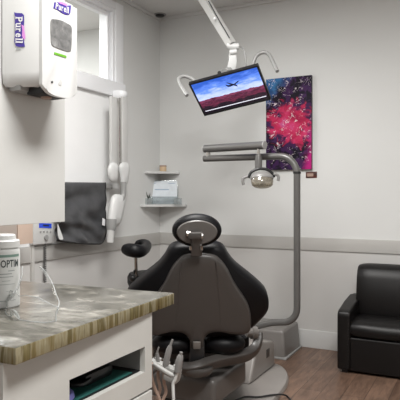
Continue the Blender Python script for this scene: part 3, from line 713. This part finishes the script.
# ---------------------------------------------------------------- television on its ceiling arm
def Rm(a):
    return Matrix.Rotation(a[2], 3, 'Z') @ Matrix.Rotation(a[1], 3, 'Y') @ Matrix.Rotation(a[0], 3, 'X')
Rc = Rm((.783, -.348, .195)); C3 = Matrix((RT, UP, -FW)).transposed()
tx, ty, tz = .226, .782, -4.257
tc_ = CAM + C3 @ V((tx, ty, tz)); RW = C3 @ Rc
ex, ey, ez = RW @ V((1, 0, 0)), RW @ V((0, 1, 0)), RW @ V((0, 0, 1))
def T(x, y, z): return tc_ + ex*x + ey*y + ez*z
TM = Matrix((( ex.x, ey.x, ez.x, tc_.x), (ex.y, ey.y, ez.y, tc_.y), (ex.z, ey.z, ez.z, tc_.z), (0, 0, 0, 1)))
tw, th_ = .545, .325
t = thing('television', 'flat screen monitor showing a sunset airplane picture, hung from ceiling', 'television', tc_)
b = B(); box(b, (-tw/2, -th_/2, -.028), (tw/2, th_/2, -.001), .004, TM); box(b, (-.16, -.11, -.05), (.16, .10, -.026), .012, TM); body = obj('casing', b, 'black', t)
bz = .014
b = B()
for lo, hi in (((-tw/2, th_/2-bz, -.002), (tw/2, th_/2, .003)), ((-tw/2, -th_/2, -.002), (tw/2, -th_/2+bz*1.2, .003)), ((-tw/2, -th_/2+bz*1.2, -.002), (-tw/2+bz, th_/2-bz, .003)), ((tw/2-bz, -th_/2+bz*1.2, -.002), (tw/2, th_/2-bz, .003))):
    box(b, lo, hi, .001, TM)
obj('bezel', b, 'black', t)
sx, sy0, sy1 = tw/2-bz, -th_/2+bz*1.2, th_/2-bz
b = B(); uv_quad(b, T(-sx, sy0, .0005), T(sx, sy0, .0005), T(sx, sy1, .0005), T(-sx, sy1, .0005)); scr = obj('screen', b, 'screen', t)
b = B(); box(b, (-sx+.012, sy0+.022, .0008), (sx-.012, sy0+.029, .0014), 0, TM); obj('progress_bar', b, 'bar', scr)
b = B()
def sp(u, v): return T(-sx+2*sx*u, sy0+(sy1-sy0)*v, .0012)
for pol in ([(.50, .655), (.52, .70), (.60, .70), (.66, .745), (.70, .76), (.665, .715), (.60, .665), (.54, .645)], [(.56, .69), (.50, .79), (.515, .79), (.60, .70)], [(.585, .66), (.63, .60), (.645, .60), (.625, .675)], [(.50, .66), (.475, .735), (.49, .735), (.525, .69)]):
    polyface(b, [sp(*q) for q in pol])
obj('airplane_picture', b, 'plane_dark', scr)
hooks = [[(196, 83, 4.33), (192.5, 79.2, 4.34), (186, 76.4, 4.34), (181, 76.8, 4.33), (178.6, 79.6, 4.31), (180.4, 84.5, 4.27), (183.5, 90, 4.22), (187, 95.5, 4.18)],
         [(252.5, 67, 4.33), (253.5, 62.5, 4.34), (256.5, 56, 4.34), (261, 52.8, 4.33), (266, 52.6, 4.32), (269.3, 55, 4.30), (272.5, 61, 4.25), (277.3, 71.3, 4.18)]]
for hk in hooks:
    b = B(); tube(b, [P(*q) for q in hk], .0145, 10, 5); obj('grab_handle', b, 'screwgrey', t)
b = B()
b.free()
for x, y in ((219.3, 73), (230.3, 70.3)):
    b = B(); ellipsoid(b, P(x, y, 4.37), (.016, .016, .016)); obj('clamp_knob', b, 'black', t)
# ceiling arm
a0 = P(233, 47, 4.33)
a1 = P(204, 0, 4.33); ad = a1-a0; a1 = a0 + ad*((ZC-a0.z)/ad.z)
t = thing('ceiling_arm', 'slanted white square ceiling arm holding the television', 'bracket', (a1.x, a1.y, ZC))
b = B(); n = 4; tube(b, [a0+V((0, 0, .0))+ad*.06, a0+ad*.5, a1-V((0, 0, .0))], .046, 4, flat=(.048, .040)); obj('arm_beam', b, 'plastic2', t, sharp=20)
b = B(); lathe(b, [(.10, ZC), (.10, ZC-.015), (.06, ZC-.02)], (a1.x, a1.y, 0)); obj('ceiling_plate', b, 'plastic', t)
b = B(); k0 = P(232.5, 50, 4.33)
tube(b, [P(227, 45.5, 4.33), P(233, 46.5, 4.33), P(238.5, 46.5, 4.33)], .026, 14); tube(b, [P(229.5, 52.5, 4.33), P(236.5, 51.5, 4.33)], .020, 12); obj('elbow_joint', b, 'plastic', t)
b = B(); prism(b, [P(229, 53, 4.33), P(236, 52, 4.33), P(237, 62, 4.34), P(235, 71.5, 4.36), P(226, 73.5, 4.36), P(228.5, 62, 4.34)], (FW*.05), .006); obj('neck', b, 'plastic', t)
b = B(); tube(b, [T(0, .02, -.05), T(0, .13, -.08), P(230, 70, 4.39)], .028, 10); obj('tilt_mount', b, 'screwgrey', t)
b = B(); tube(b, [P(208.5, 1, 4.27), P(219, 20, 4.27), P(229.5, 38, 4.27)], .004, 6, 2); obj('beam_cable', b, 'ink', t)
b = B(); tube(b, [P(237, 46, 4.36), P(242, 47.5, 4.38), P(244.5, 52, 4.38), P(245.5, 58, 4.38), P(246.5, 67, 4.38)], .006, 8, 5); obj('looped_cable', b, 'screwgrey', t)
b = B(); ellipsoid(b, P(214.8, 18.5, 4.265), (.012, .012, .012)); obj('bolt', b, 'casing', t)

# ---------------------------------------------------------------- painting and plaque
t = thing('painting', 'tall abstract canvas splashed with pink, purple and blue on back wall', 'painting', onY(289, 170, YB))
tl, tr, br_, bl_ = onY(266, 79, YB-.03), onY(311.5, 75.4, YB-.03), onY(311.5, 170.3, YB-.03), onY(266, 169, YB-.03)
x0, x1, z0, z1 = (tl.x+bl_.x)/2, (tr.x+br_.x)/2, (bl_.z+br_.z)/2, (tl.z+tr.z)/2
b = B(); uv_quad(b, V((x0, YB-.0302, z0)), V((x1, YB-.0302, z0)), V((x1, YB-.0302, z1)), V((x0, YB-.0302, z1))); obj('painted_face', b, 'painting', t)
b = B(); box(b, (x0, YB-.03, z0), (x1, YB, z1)); obj('canvas_block', b, 'dark', t)
t = thing('art_label', 'tiny dark red card on wall below painting corner', 'plaque', onY(311, 178, YB))
q0, q1 = onY(306, 178, YB), onY(317, 171.6, YB)
b = B(); box(b, (q0.x, YB-.006, q0.z), (q1.x, YB, q1.z), .001); obj('card', b, 'plaque', t)
b = B(); box(b, (q0.x+.012, YB-.0066, q0.z+.012), (q1.x-.03, YB-.006, q1.z-.014)); obj('card_picture', b, 'hose', t)

# ---------------------------------------------------------------- love seat
t = thing('armchair', 'black leather armchair against the back wall', 'armchair', (-.3, 4.4, 0))
ax0, ax1, ay0, ay1 = -.983, .40, 4.155, 4.715
def arm(x0, x1):
    b = B()
    prof = [(ay0, .025), (ay1, .025), (ay1, .50), (ay1-.10, .505), (ay0+.25, .485), (ay0+.04, .46), (ay0+.008, .445), (ay0, .42)]
    prism(b, [V((x0, y, z)) for y, z in prof], (x1-x0, 0, 0), .018, 3); return obj('armrest', b, 'leather', t)
al = arm(ax0, ax0+.095); arm(ax1-.095, ax1)
b = B()
for k in range(16): ellipsoid(b, (ax0+.083, ay0-.001, .06+.022*k), (.004, .003, .004), n=8, m=5)
obj('welt_studs', b, 'chrome' if False else 'leather', al)
b = B(); box(b, (ax0+.08, ay0+.018, .02), (ax1-.08, ay1, .262), .012, seg=3); obj('front_panel', b, 'leather', t)
b = B()
nx, rings = 40, []
for i in range(nx+1):
    u = i/nx; x = ax0+.092+(ax1-ax0-.184)*u; e = min(1, min(u, 1-u)*12); pf = .012*math.sin(u*PI*7)*.25
    pr_ = [(ay0+.03, .265), (ay0+.004, .285), (ay0, .325+pf), (ay0+.012, .355+pf), (ay0+.05, .376+.004*e), (ay0+.15, .390+.006*e), (ay0+.30, .385), (ay0+.42, .38), (ay0+.42, .265)]
    c = V((x, ay0+.2, .33)); s = .94+.06*e**.5
    rings.append([V((x, c.y+(y-c.y)*s, c.z+(z-c.z)*s)) for y, z in pr_])
loft(b, rings); obj('seat_cushion', b, 'leather', t, sharp=50)
b = B()
rings = []
for i in range(nx+1):
    u = i/nx; x = ax0+.075+(ax1-ax0-.15)*u; e = min(1, min(u, 1-u)*16); s = .86+.14*e**.5
    pr_ = [(4.50, .30), (4.455, .36), (4.44, .43), (4.455, .56), (4.475, .66), (4.50, .725), (4.54, .757), (4.60, .765), (4.67, .755), (4.71, .70), (4.715, .30)]
    c = V((x, 4.6, .53)); rings.append([V((x, c.y+(y-c.y)*s, c.z+(z-c.z)*(s*.5+.5))) for y, z in pr_])
loft(b, rings); obj('backrest', b, 'leather', t, sharp=50)
for x in (ax0+.03, ax1-.07):
    for k in range(2):
        b = B(); box(b, (x, ay0+.03+k*.44, 0), (x+.04, ay0+.07+k*.44, .03)); obj('foot', b, 'black', t)

# ---------------------------------------------------------------- stool
sO = P(150, 270, 4.2); sO.z = 0
t = thing('operator_stool', 'black operator stool with curved torso rest, behind the dental chair', 'stool', sO)
b = B(); c = P(153, 276, 4.2)
pillow(b, [V((c.x+.19*math.cos(2*PI*k/28), c.y+.19*math.sin(2*PI*k/28), 0)) for k in range(28)], V((0, 0, 1)), [(.63, .8), (.635, .95), (.66, 1), (.70, 1), (.725, .93), (.735, .6)])
seat_o = obj('seat', b, 'black_vinyl', t)
b = B(); lathe(b, [(.028, .07), (.028, .40), (.02, .40), (.02, .632)], (c.x, c.y, 0), 16); obj('gas_lift', b, 'chrome', t)
for k in range(5):
    a = 2*PI*k/5+.3; e = V((c.x+.27*math.cos(a), c.y+.27*math.sin(a), .065))
    b = B(); tube(b, [V((c.x, c.y, .10)), e], .018, 8); lg_ = obj('leg', b, 'chrome', t)
    b = B(); tube(b, [e+V((-.012*math.sin(a), .012*math.cos(a), -.037)), e+V((.012*math.sin(a), -.012*math.cos(a), -.037))], .028, 12); obj('caster', b, 'black', lg_)
# U shaped torso rest
def SP(x, y, dd=4.0): return P(x, y, dd)
b = B()
tr_ = [(125.5, 249.2, 3.93, .036), (129, 249.8, 3.9, .046), (134, 250.6, 3.88, .049), (139.5, 251.2, 3.9, .046), (144, 249.8, 3.98, .038), (146.6, 247, 4.1, .034), (146.8, 244.6, 4.2, .033), (144, 243.3, 4.28, .033), (140, 243.4, 4.3, .03), (136.5, 244, 4.3, .024)]
q = cr([V((*P(x, y, dd),)) for x, y, dd, r in tr_], 4); rr = [tr_[min(i//4, len(tr_)-1)][3]*(1-(i % 4)/4)+tr_[min(i//4+1, len(tr_)-1)][3]*((i % 4)/4) for i in range(len(q))]
tubev(b, [(q[0]+(q[0]-q[1]).normalized()*.02, .012)]+list(zip(q, rr))+[(q[-1]+(q[-1]-q[-2]).normalized()*.015, .008)], 16)
obj('torso_rest', b, 'black_vinyl', t, sharp=70)
b = B(); tube(b, [P(135.5, 253, 3.95), P(136, 270, 3.97), P(136.5, 286, 4.0), P(140, 292, 4.05), V((c.x, c.y, .60))], .013, 10, 4); obj('rest_post', b, 'chrome', t)
b = B(); ellipsoid(b, P(132.5, 278, 3.96), (.026, .026, .026)); tube(b, [P(133, 279, 3.96), P(136.3, 276, 3.98)], .009, 8); tube(b, [P(134, 274, 3.95), P(134.6, 270, 3.95)], .008, 8); obj('adjuster_knob', b, 'black', t)

# ---------------------------------------------------------------- x-ray unit, apron, controller on the left wall
XA = -2.70
def A(x, y, e=0): return onX(x, y, XA+e)
t = thing('xray_unit', 'white wall mounted dental x-ray unit with folded hanging arm and tubehead', 'x-ray unit', onX(117, 200, XL))
b = B()
y0, y1 = onX(108.5, 94, XL).y, onX(124.5, 94, XL+.08).y
def A_(x, y): return onX(x, y, XL+.06)
rings = []
for z, s in ((A_(117, 99).z, .80), (A_(117, 97.5).z, .93), (A_(117, 95).z, 1.0), (A_(117, 92.5).z, 1.0), (A_(117, 91.3).z, .95)):
    c = V((XL, (y0+y1)/2, 0)); w = (y1-y0)/2; dp = .14
    rings.append([V((XL+.001 if k in (0, 15) else XL+max(.001, dp*s*math.sin(PI*k/15)**.5), c.y - w*s*math.cos(PI*k/15), z)) for k in range(16)])
loft(b, rings); obj('wall_bracket', b, 'casing', t)
def bar(bm, x0, ya_, x1, yb_, w, th, e=0):
    p0, p1 = A(x0, ya_, e), A(x1, yb_, e)
    wv = V((0, w, 0))
    prism(bm, [p0-wv, p0+wv, p1+wv, p1-wv], (th, 0, 0), .006)
ppm = 4.95/F  # metres per pixel here, along the picture
b = B(); bar(b, 112.0, 97, 112.0, 166, .040, .025, -.02); obj('folded_arm', b, 'plastic2', t)
b = B(); bar(b, 123, 97, 123, 168, .036, .025, -.02); obj('folded_arm', b, 'plastic2', t)
b = B(); bar(b, 118.6, 98, 118.6, 166, .018, .02, -.03); obj('arm_rod', b, 'chrome', t)
def paddle(px, m, name, th=.032, e=0):
    b = B(); q = cr([A(x, y, e) for x, y in px], 4, True); pillow(b, q, V((1, 0, 0)), [(0, .88), (.012, 1), (th*.6, .98), (th, .8), (th+.006, .4)]); return obj(name, b, m, t, sharp=60)
paddle([(108, 165), (110, 162.8), (114, 163), (116.3, 166), (115.8, 172), (115, 181), (110, 182), (107.5, 176), (107, 169)], 'plastic', 'elbow_cover')
paddle([(118.3, 165), (121, 162.5), (125.5, 162.8), (127.6, 166), (127.2, 172), (125.4, 184), (120.8, 184), (119, 175), (118, 169)], 'plastic', 'elbow_cover')
b = B(); tube(b, [A(123.3, 182, .03), A(123.3, 192, .03), A(122.5, 197, .03), A(119.5, 203, .03), A(116, 207, .03)], .024, 12, 4); obj('yoke', b, 'screwgrey', t)
paddle([(109.3, 200), (112, 195), (116, 194), (120.5, 196), (121.8, 201), (119.5, 213), (117, 224), (112, 226.5), (106.8, 224.5), (107, 214)], 'plastic', 'tubehead', .05, .0)
b = B(); tubev(b, [(A(111.5, 219, .03), .040), (A(111.2, 226, .03), .042), (A(110.6, 230.5, .03), .034)], 18); obj('collimator', b, 'screwgrey', t)
b = B(); tubev(b, [(A(110.6, 229, .03), .031), (A(110, 242.5, .03), .029)], 18); obj('cone', b, 'plastic2', t)

# hanger bar and apron
XH = -2.79
t = thing('hanger_rail', 'short white rail on left wall that the dark apron hangs over', 'rail', onX(90, 186, XL))
p0, p1 = onX(64, 185, XH), onX(117, 186.5, XH); zb = (p0.z+p1.z)/2
b = B(); box(b, (XL, onX(58, 185, XL).y, zb-.028), (XL+.012, p1.y-.02, zb+.028), .004); obj('back_plate', b, 'plastic', t)
b = B(); box(b, (XL+.012, p1.y-.10, zb-.022), (XH+.022, p1.y, zb+.024), .006); obj('end_bracket', b, 'plastic', t)
b = B(); tube(b, [V((XH, p0.y-.12, zb)), V((XH, p1.y-.05, zb))], .02, 10); obj('bar', b, 'plastic', t)
t = thing('lead_apron', 'dark grey lead apron with black edging draped over the wall rail', 'apron', onX(85, 243, XH))
XAp = XH+.040
yl, yr = onX(57, 210, XAp).y, onX(105.3, 210, XAp).y
def zA(y, Y):
    p = V((XAp, Y, 0)); return H + (CY-y)/F*(p-CAM).dot(FW)
nu, nv_ = 44, 36
b = B(); rows = []
for j in range(nv_+1):
    v = j/nv_; r = []
    for i in range(nu+1):
        u = i/nu
        rr_ = .16
        Y = yl+(yr-yl)*u
        top = 182.0+.5*u; bot = 240.5+3.5*math.sin(min(1, u*1.2)*PI*.55)
        # rounded lower right corner
        if u > .88: bot -= 7*((u-.88)/.12)**2.2
        y = top+(bot-top)*v
        x = XAp + .010*math.sin(u*8+v*6)*v + .016*math.sin(v*12+u*4.5)*min(1, v*2.5) + .010*math.sin(v*21-u*11)*v + .022*math.exp(-((v-.66-.06*u)/.07)**2) - .016*math.exp(-((v-.30+.10*u)/.10)**2) + .016*math.exp(-((u-.22-.3*v)/.08)**2)*v
        if v < .04: x -= .012*(1-v/.04)
        if v > .5 and u > .7: x += .012*math.sin((v-.5)*25)*(u-.7)/.3
        x = XAp+.006 + (x-XAp-.006)*(1-.65*u**6)
        r.append(V((x, Y, zA(y, Y))))
    rows.append(r)
back = [V((XH-.024, p.y, p.z)) for p in rows[0]]; back2 = [V((XH-.03, p.y, p.z-.25)) for p in rows[0]]
grid = [back2, back]+rows
vv = [[b.verts.new(p) for p in r] for r in grid]
for i in range(len(vv)-1):
    for j in range(nu): b.faces.new((vv[i][j], vv[i][j+1], vv[i+1][j+1], vv[i+1][j]))
ap = obj('apron_body', b, 'apron', t, sharp=180)
b = B(); tube(b, [r[-1] for r in rows]+rows[-1][::-1], .006, 8); obj('edging', b, 'binding', ap)
b = B(); q = [onX(x, y, XAp+.03) for x, y in ((102.5, 218), (105, 219.5), (104.6, 226), (102, 225))]; prism(b, q, (.003, 0, 0)); obj('care_tag', b, 'ink_white', ap)
b = B(); q = [onX(x, y, XAp+.025) for x, y in ((57.5, 224), (58.5, 226), (62.5, 237), (62.5, 239.5), (59, 239), (57.5, 233))]; prism(b, cr(q, 3, True), (.003, 0, 0)); obj('white_patch', b, 'label', ap)  # small white patch near the lower left edge of the apron

XK = XL+.05
t = thing('xray_controller', 'white control box with blue display and dangling coiled cord', 'control box', onX(44, 243, XL))
k0, k1 = onX(33.4, 243, XK), onX(54, 243, XK)
b = B(); box(b, (XL+.006, k0.y, .955), (XK, k1.y, 1.20), .012); cb = obj('case', b, 'plastic2', t)
fp, fn = V((XK+.0005, 0, 0)), V((1, 0, 0))
b = B(); prism(b, decal([(39, 223), (51.4, 223.6), (51.4, 228.2), (39, 227.8)], fp, fn), (.002, 0, 0)); dsp = obj('display', b, 'lcd', t)
b = B(); prism(b, decal([(43, 224.6), (49, 224.9), (49, 226.4), (43, 226.2)], fp, fn, .0025), (.0005, 0, 0)); obj('display_readout', b, 'plane_dark', dsp)
b = B(); c = hit(45.6, 237.4, fp, fn); tube(b, [c, c+V((.012, 0, 0))], .018, 18); obj('dial', b, 'screwgrey', t)
for x in (40.5, 43.8, 47, 50.4):
    b = B(); c = hit(x, 231.8, fp, fn); tube(b, [c, c+V((.004, 0, 0))], .007, 10); obj('button', b, 'screwgrey', t)
b = B(); ca_, cb_ = onX(45, 244, XL+.03), onX(45.2, 290, XL+.03); pts = [ca_]
for k in range(121):
    f = k/120; p = ca_.lerp(cb_, .05+.95*f); pts.append(p+V((.009*math.cos(k*1.05), .009*math.sin(k*1.05), 0)))
tube(b, pts, .0034, 6); obj('coiled_cord', b, 'cord', t)
b = B(); y_ = onX(33.6, 260, XL+.03).y; box(b, (XL+.006, y_-.012, .15), (XL+.03, y_+.012, .955), .003); tag(obj('cable_cover', b, 'trim'), 'narrow pale cable cover running down from the control box', 'cable cover')

# maple cabinet on the left wall
t = thing('maple_cabinet', 'pinkish maple wall cabinet seen below the white hanging cabinet', 'cabinet', (-2.72, 2.4, .994))
ye, ys = onX(33, 240, -2.6).y, onX(18, 240, -2.6).y
b = B(); box(b, (XL+.008, 1.7, .994), (-2.62, ye, 1.75)); obj('carcass', b, 'wood_cab', t)
b = B(); box(b, (-2.62, ys, .994), (-2.6, ye, 1.75), .002); obj('face_stile', b, 'wood_cab', t)
b = B(); box(b, (-2.62, 2.0, .998), (-2.605, ys-.003, 1.745), .002); dd_ = obj('door', b, 'wood_cab2', t)
b = B(); tube(b, [V((-2.605, ys-.05, 1.30)), V((-2.585, ys-.05, 1.30)), V((-2.585, ys-.05, 1.40)), V((-2.605, ys-.05, 1.40))], .005, 8); obj('handle', b, 'chrome', dd_)

# ---------------------------------------------------------------- corner shelves and what stands on them
def corner_shelf(z, ly, lx, th, label):
    b = B(); prism(b, [V((XL, YB, z)), V((XL, YB-ly, z)), V((XL+.035, YB-ly, z)), V((XL+lx, YB-.035, z)), V((XL+lx, YB, z))], (0, 0, -th), .003)
    o = obj('corner_shelf', b, 'casing' if False else 'plastic', None); tag(o, label, 'shelf', 'corner shelves'); return o
z1_, z2_ = 1.3+24.3/F*5.30, 1.3-9/F*5.25
corner_shelf(z1_, .275, .225, .022, 'upper and smaller white corner shelf holding a candle')
corner_shelf(z2_, .35, .30, .022, 'lower and larger white corner shelf holding the brochure stand')
t = thing('candle_jar', 'small cream candle on the upper corner shelf', 'candle', onZ(163, 170.5, z1_) if False else V((XL+.09, YB-.10, z1_)))
c = V((XL+.09, YB-.10, z1_)); c = P(163, 170, 5.42); c.z = z1_
b = B(); lathe(b, [(.026, z1_), (.033, z1_+.004), (.033, z1_+.048), (.030, z1_+.050), (.028, z1_+.046), (.005, z1_+.044)], (c.x, c.y, 0), 20); obj('wax_jar', b, 'candle', t)
b = B(); lathe(b, [(.031, z1_+.046), (.0345, z1_+.048), (.0345, z1_+.060), (.03, z1_+.062), (.005, z1_+.062)], (c.x, c.y, 0), 20); obj('lid', b, 'hose', t)
dS = 5.37
t = thing('brochure_stand', 'clear acrylic stand with pale blue brochures on lower corner shelf', 'stand', P(162, 204, dS+.05))
def S_(x, y, e=0): return P(x, y, dS+e)
zs = z2_
def foot(x, e=0): p = S_(x, 200, e); p.z = zs; return p
b = B()
lo0, lo1 = foot(147.5, .02), foot(178, .02); u1, u0 = S_(178.5, 180.3, .07), S_(147.5, 180.3, .07)
prism(b, [lo0, lo1, u1, u0], FW*.004); prism(b, [lo0, lo1, lo1+FW*.07, lo0+FW*.07], (0, 0, .004))
b2_ = S_(148, 196.5, -.03), S_(177.5, 196.5, -.03)
prism(b, [lo0-FW*.03, lo1-FW*.03, b2_[1], b2_[0]], FW*.003)
obj('frame', b, 'acrylic', t)
b = B(); f0, f1 = foot(148.5, .015)+V((0, 0, .005)), foot(177, .015)+V((0, 0, .005)); g1, g0 = S_(177, 181, .062), S_(148.5, 181, .062)
prism(b, [f0, f1, g1, g0], -FW*.003); sheet = obj('brochure', b, 'paper', t)
def fl(u, v): return (f0*(1-u)+f1*u)*(1-v)+(g0*(1-u)+g1*u)*v - FW*.0036
b = B(); polyface(b, [fl(.22, .60), fl(.72, .60), fl(.72, .645), fl(.22, .645)]); obj('print_line', b, 'paperblue', sheet)
for q in ((.12, .25, .88, .91), (.70, .92, .88, .91), (.12, .88, .06, .10)):
    b = B(); polyface(b, [fl(q[0], q[2]), fl(q[1], q[2]), fl(q[1], q[3]), fl(q[0], q[3])]); obj('print_line', b, 'paperblue', sheet)
for xa_, xb_, lbl in ((145.2, 152.8, 'clear card box beside the spiky plant on the corner shelf'), (174, 181.8, 'clear card box at wall end of the lower corner shelf')):
    b = B(); p, q = foot(xa_, -.09), foot(xb_, -.09); hh = V((0, 0, .06))
    prism(b, [p, q, q+hh, p+hh], FW*.03, .002); tag(obj('card_box', b, 'acrylic'), lbl, 'box', 'clear card boxes')
t = thing('spiky_plant', 'tiny dark spiky plant left of the brochures', 'plant', foot(147, -.05))
b = B(); pc = foot(148.2, -.04); lathe(b, [(.018, zs), (.022, zs+.035), (.018, zs+.035), (.004, zs+.03)], (pc.x, pc.y, 0), 14); obj('pot', b, 'screwgrey', t)
b = B()
for k in range(13):
    a = k*2.4; r = .012+.022*((k*7) % 5)/5; tip = V((pc.x+r*1.2*math.cos(a), pc.y+r*1.2*math.sin(a), zs+.075+.05*((k*3) % 7)/7)); tubev(b, [(V((pc.x, pc.y, zs+.03)), .003), (V((pc.x, pc.y, zs+.03)).lerp(tip, .5), .005), (tip, .0008)], 5)
obj('leaves', b, 'plant', t)

# ---------------------------------------------------------------- light
def area(name, loc, size, power, col=(1, .985, .96), rot=(0, 0, 0), sy=None):
    l = bpy.data.lights.new(name, 'AREA'); l.energy = power; l.color = col; l.size = size
    if sy: l.shape = 'RECTANGLE'; l.size_y = sy
    o = bpy.data.objects.new(name, l); COL.objects.link(o); o.location = loc; o.rotation_euler = rot; return o
area('ceiling_light', (-1.4, 2.4, ZC-.02), .6, 72, sy=1.2)
area('ceiling_light', (.1, .9, ZC-.02), .6, 92, sy=1.2)
area('neighbour_light', (-4.2, 3.0, ZC-.02), 1.2, 120)
w = bpy.data.worlds.new('world'); SC.world = w; w.use_nodes = True
w.node_tree.nodes['Background'].inputs[0].default_value = (.8, .85, .9, 1); w.node_tree.nodes['Background'].inputs[1].default_value = .3
SC.view_settings.view_transform = 'Standard'
SC.view_settings.look = 'None'
SC.view_settings.exposure = .14
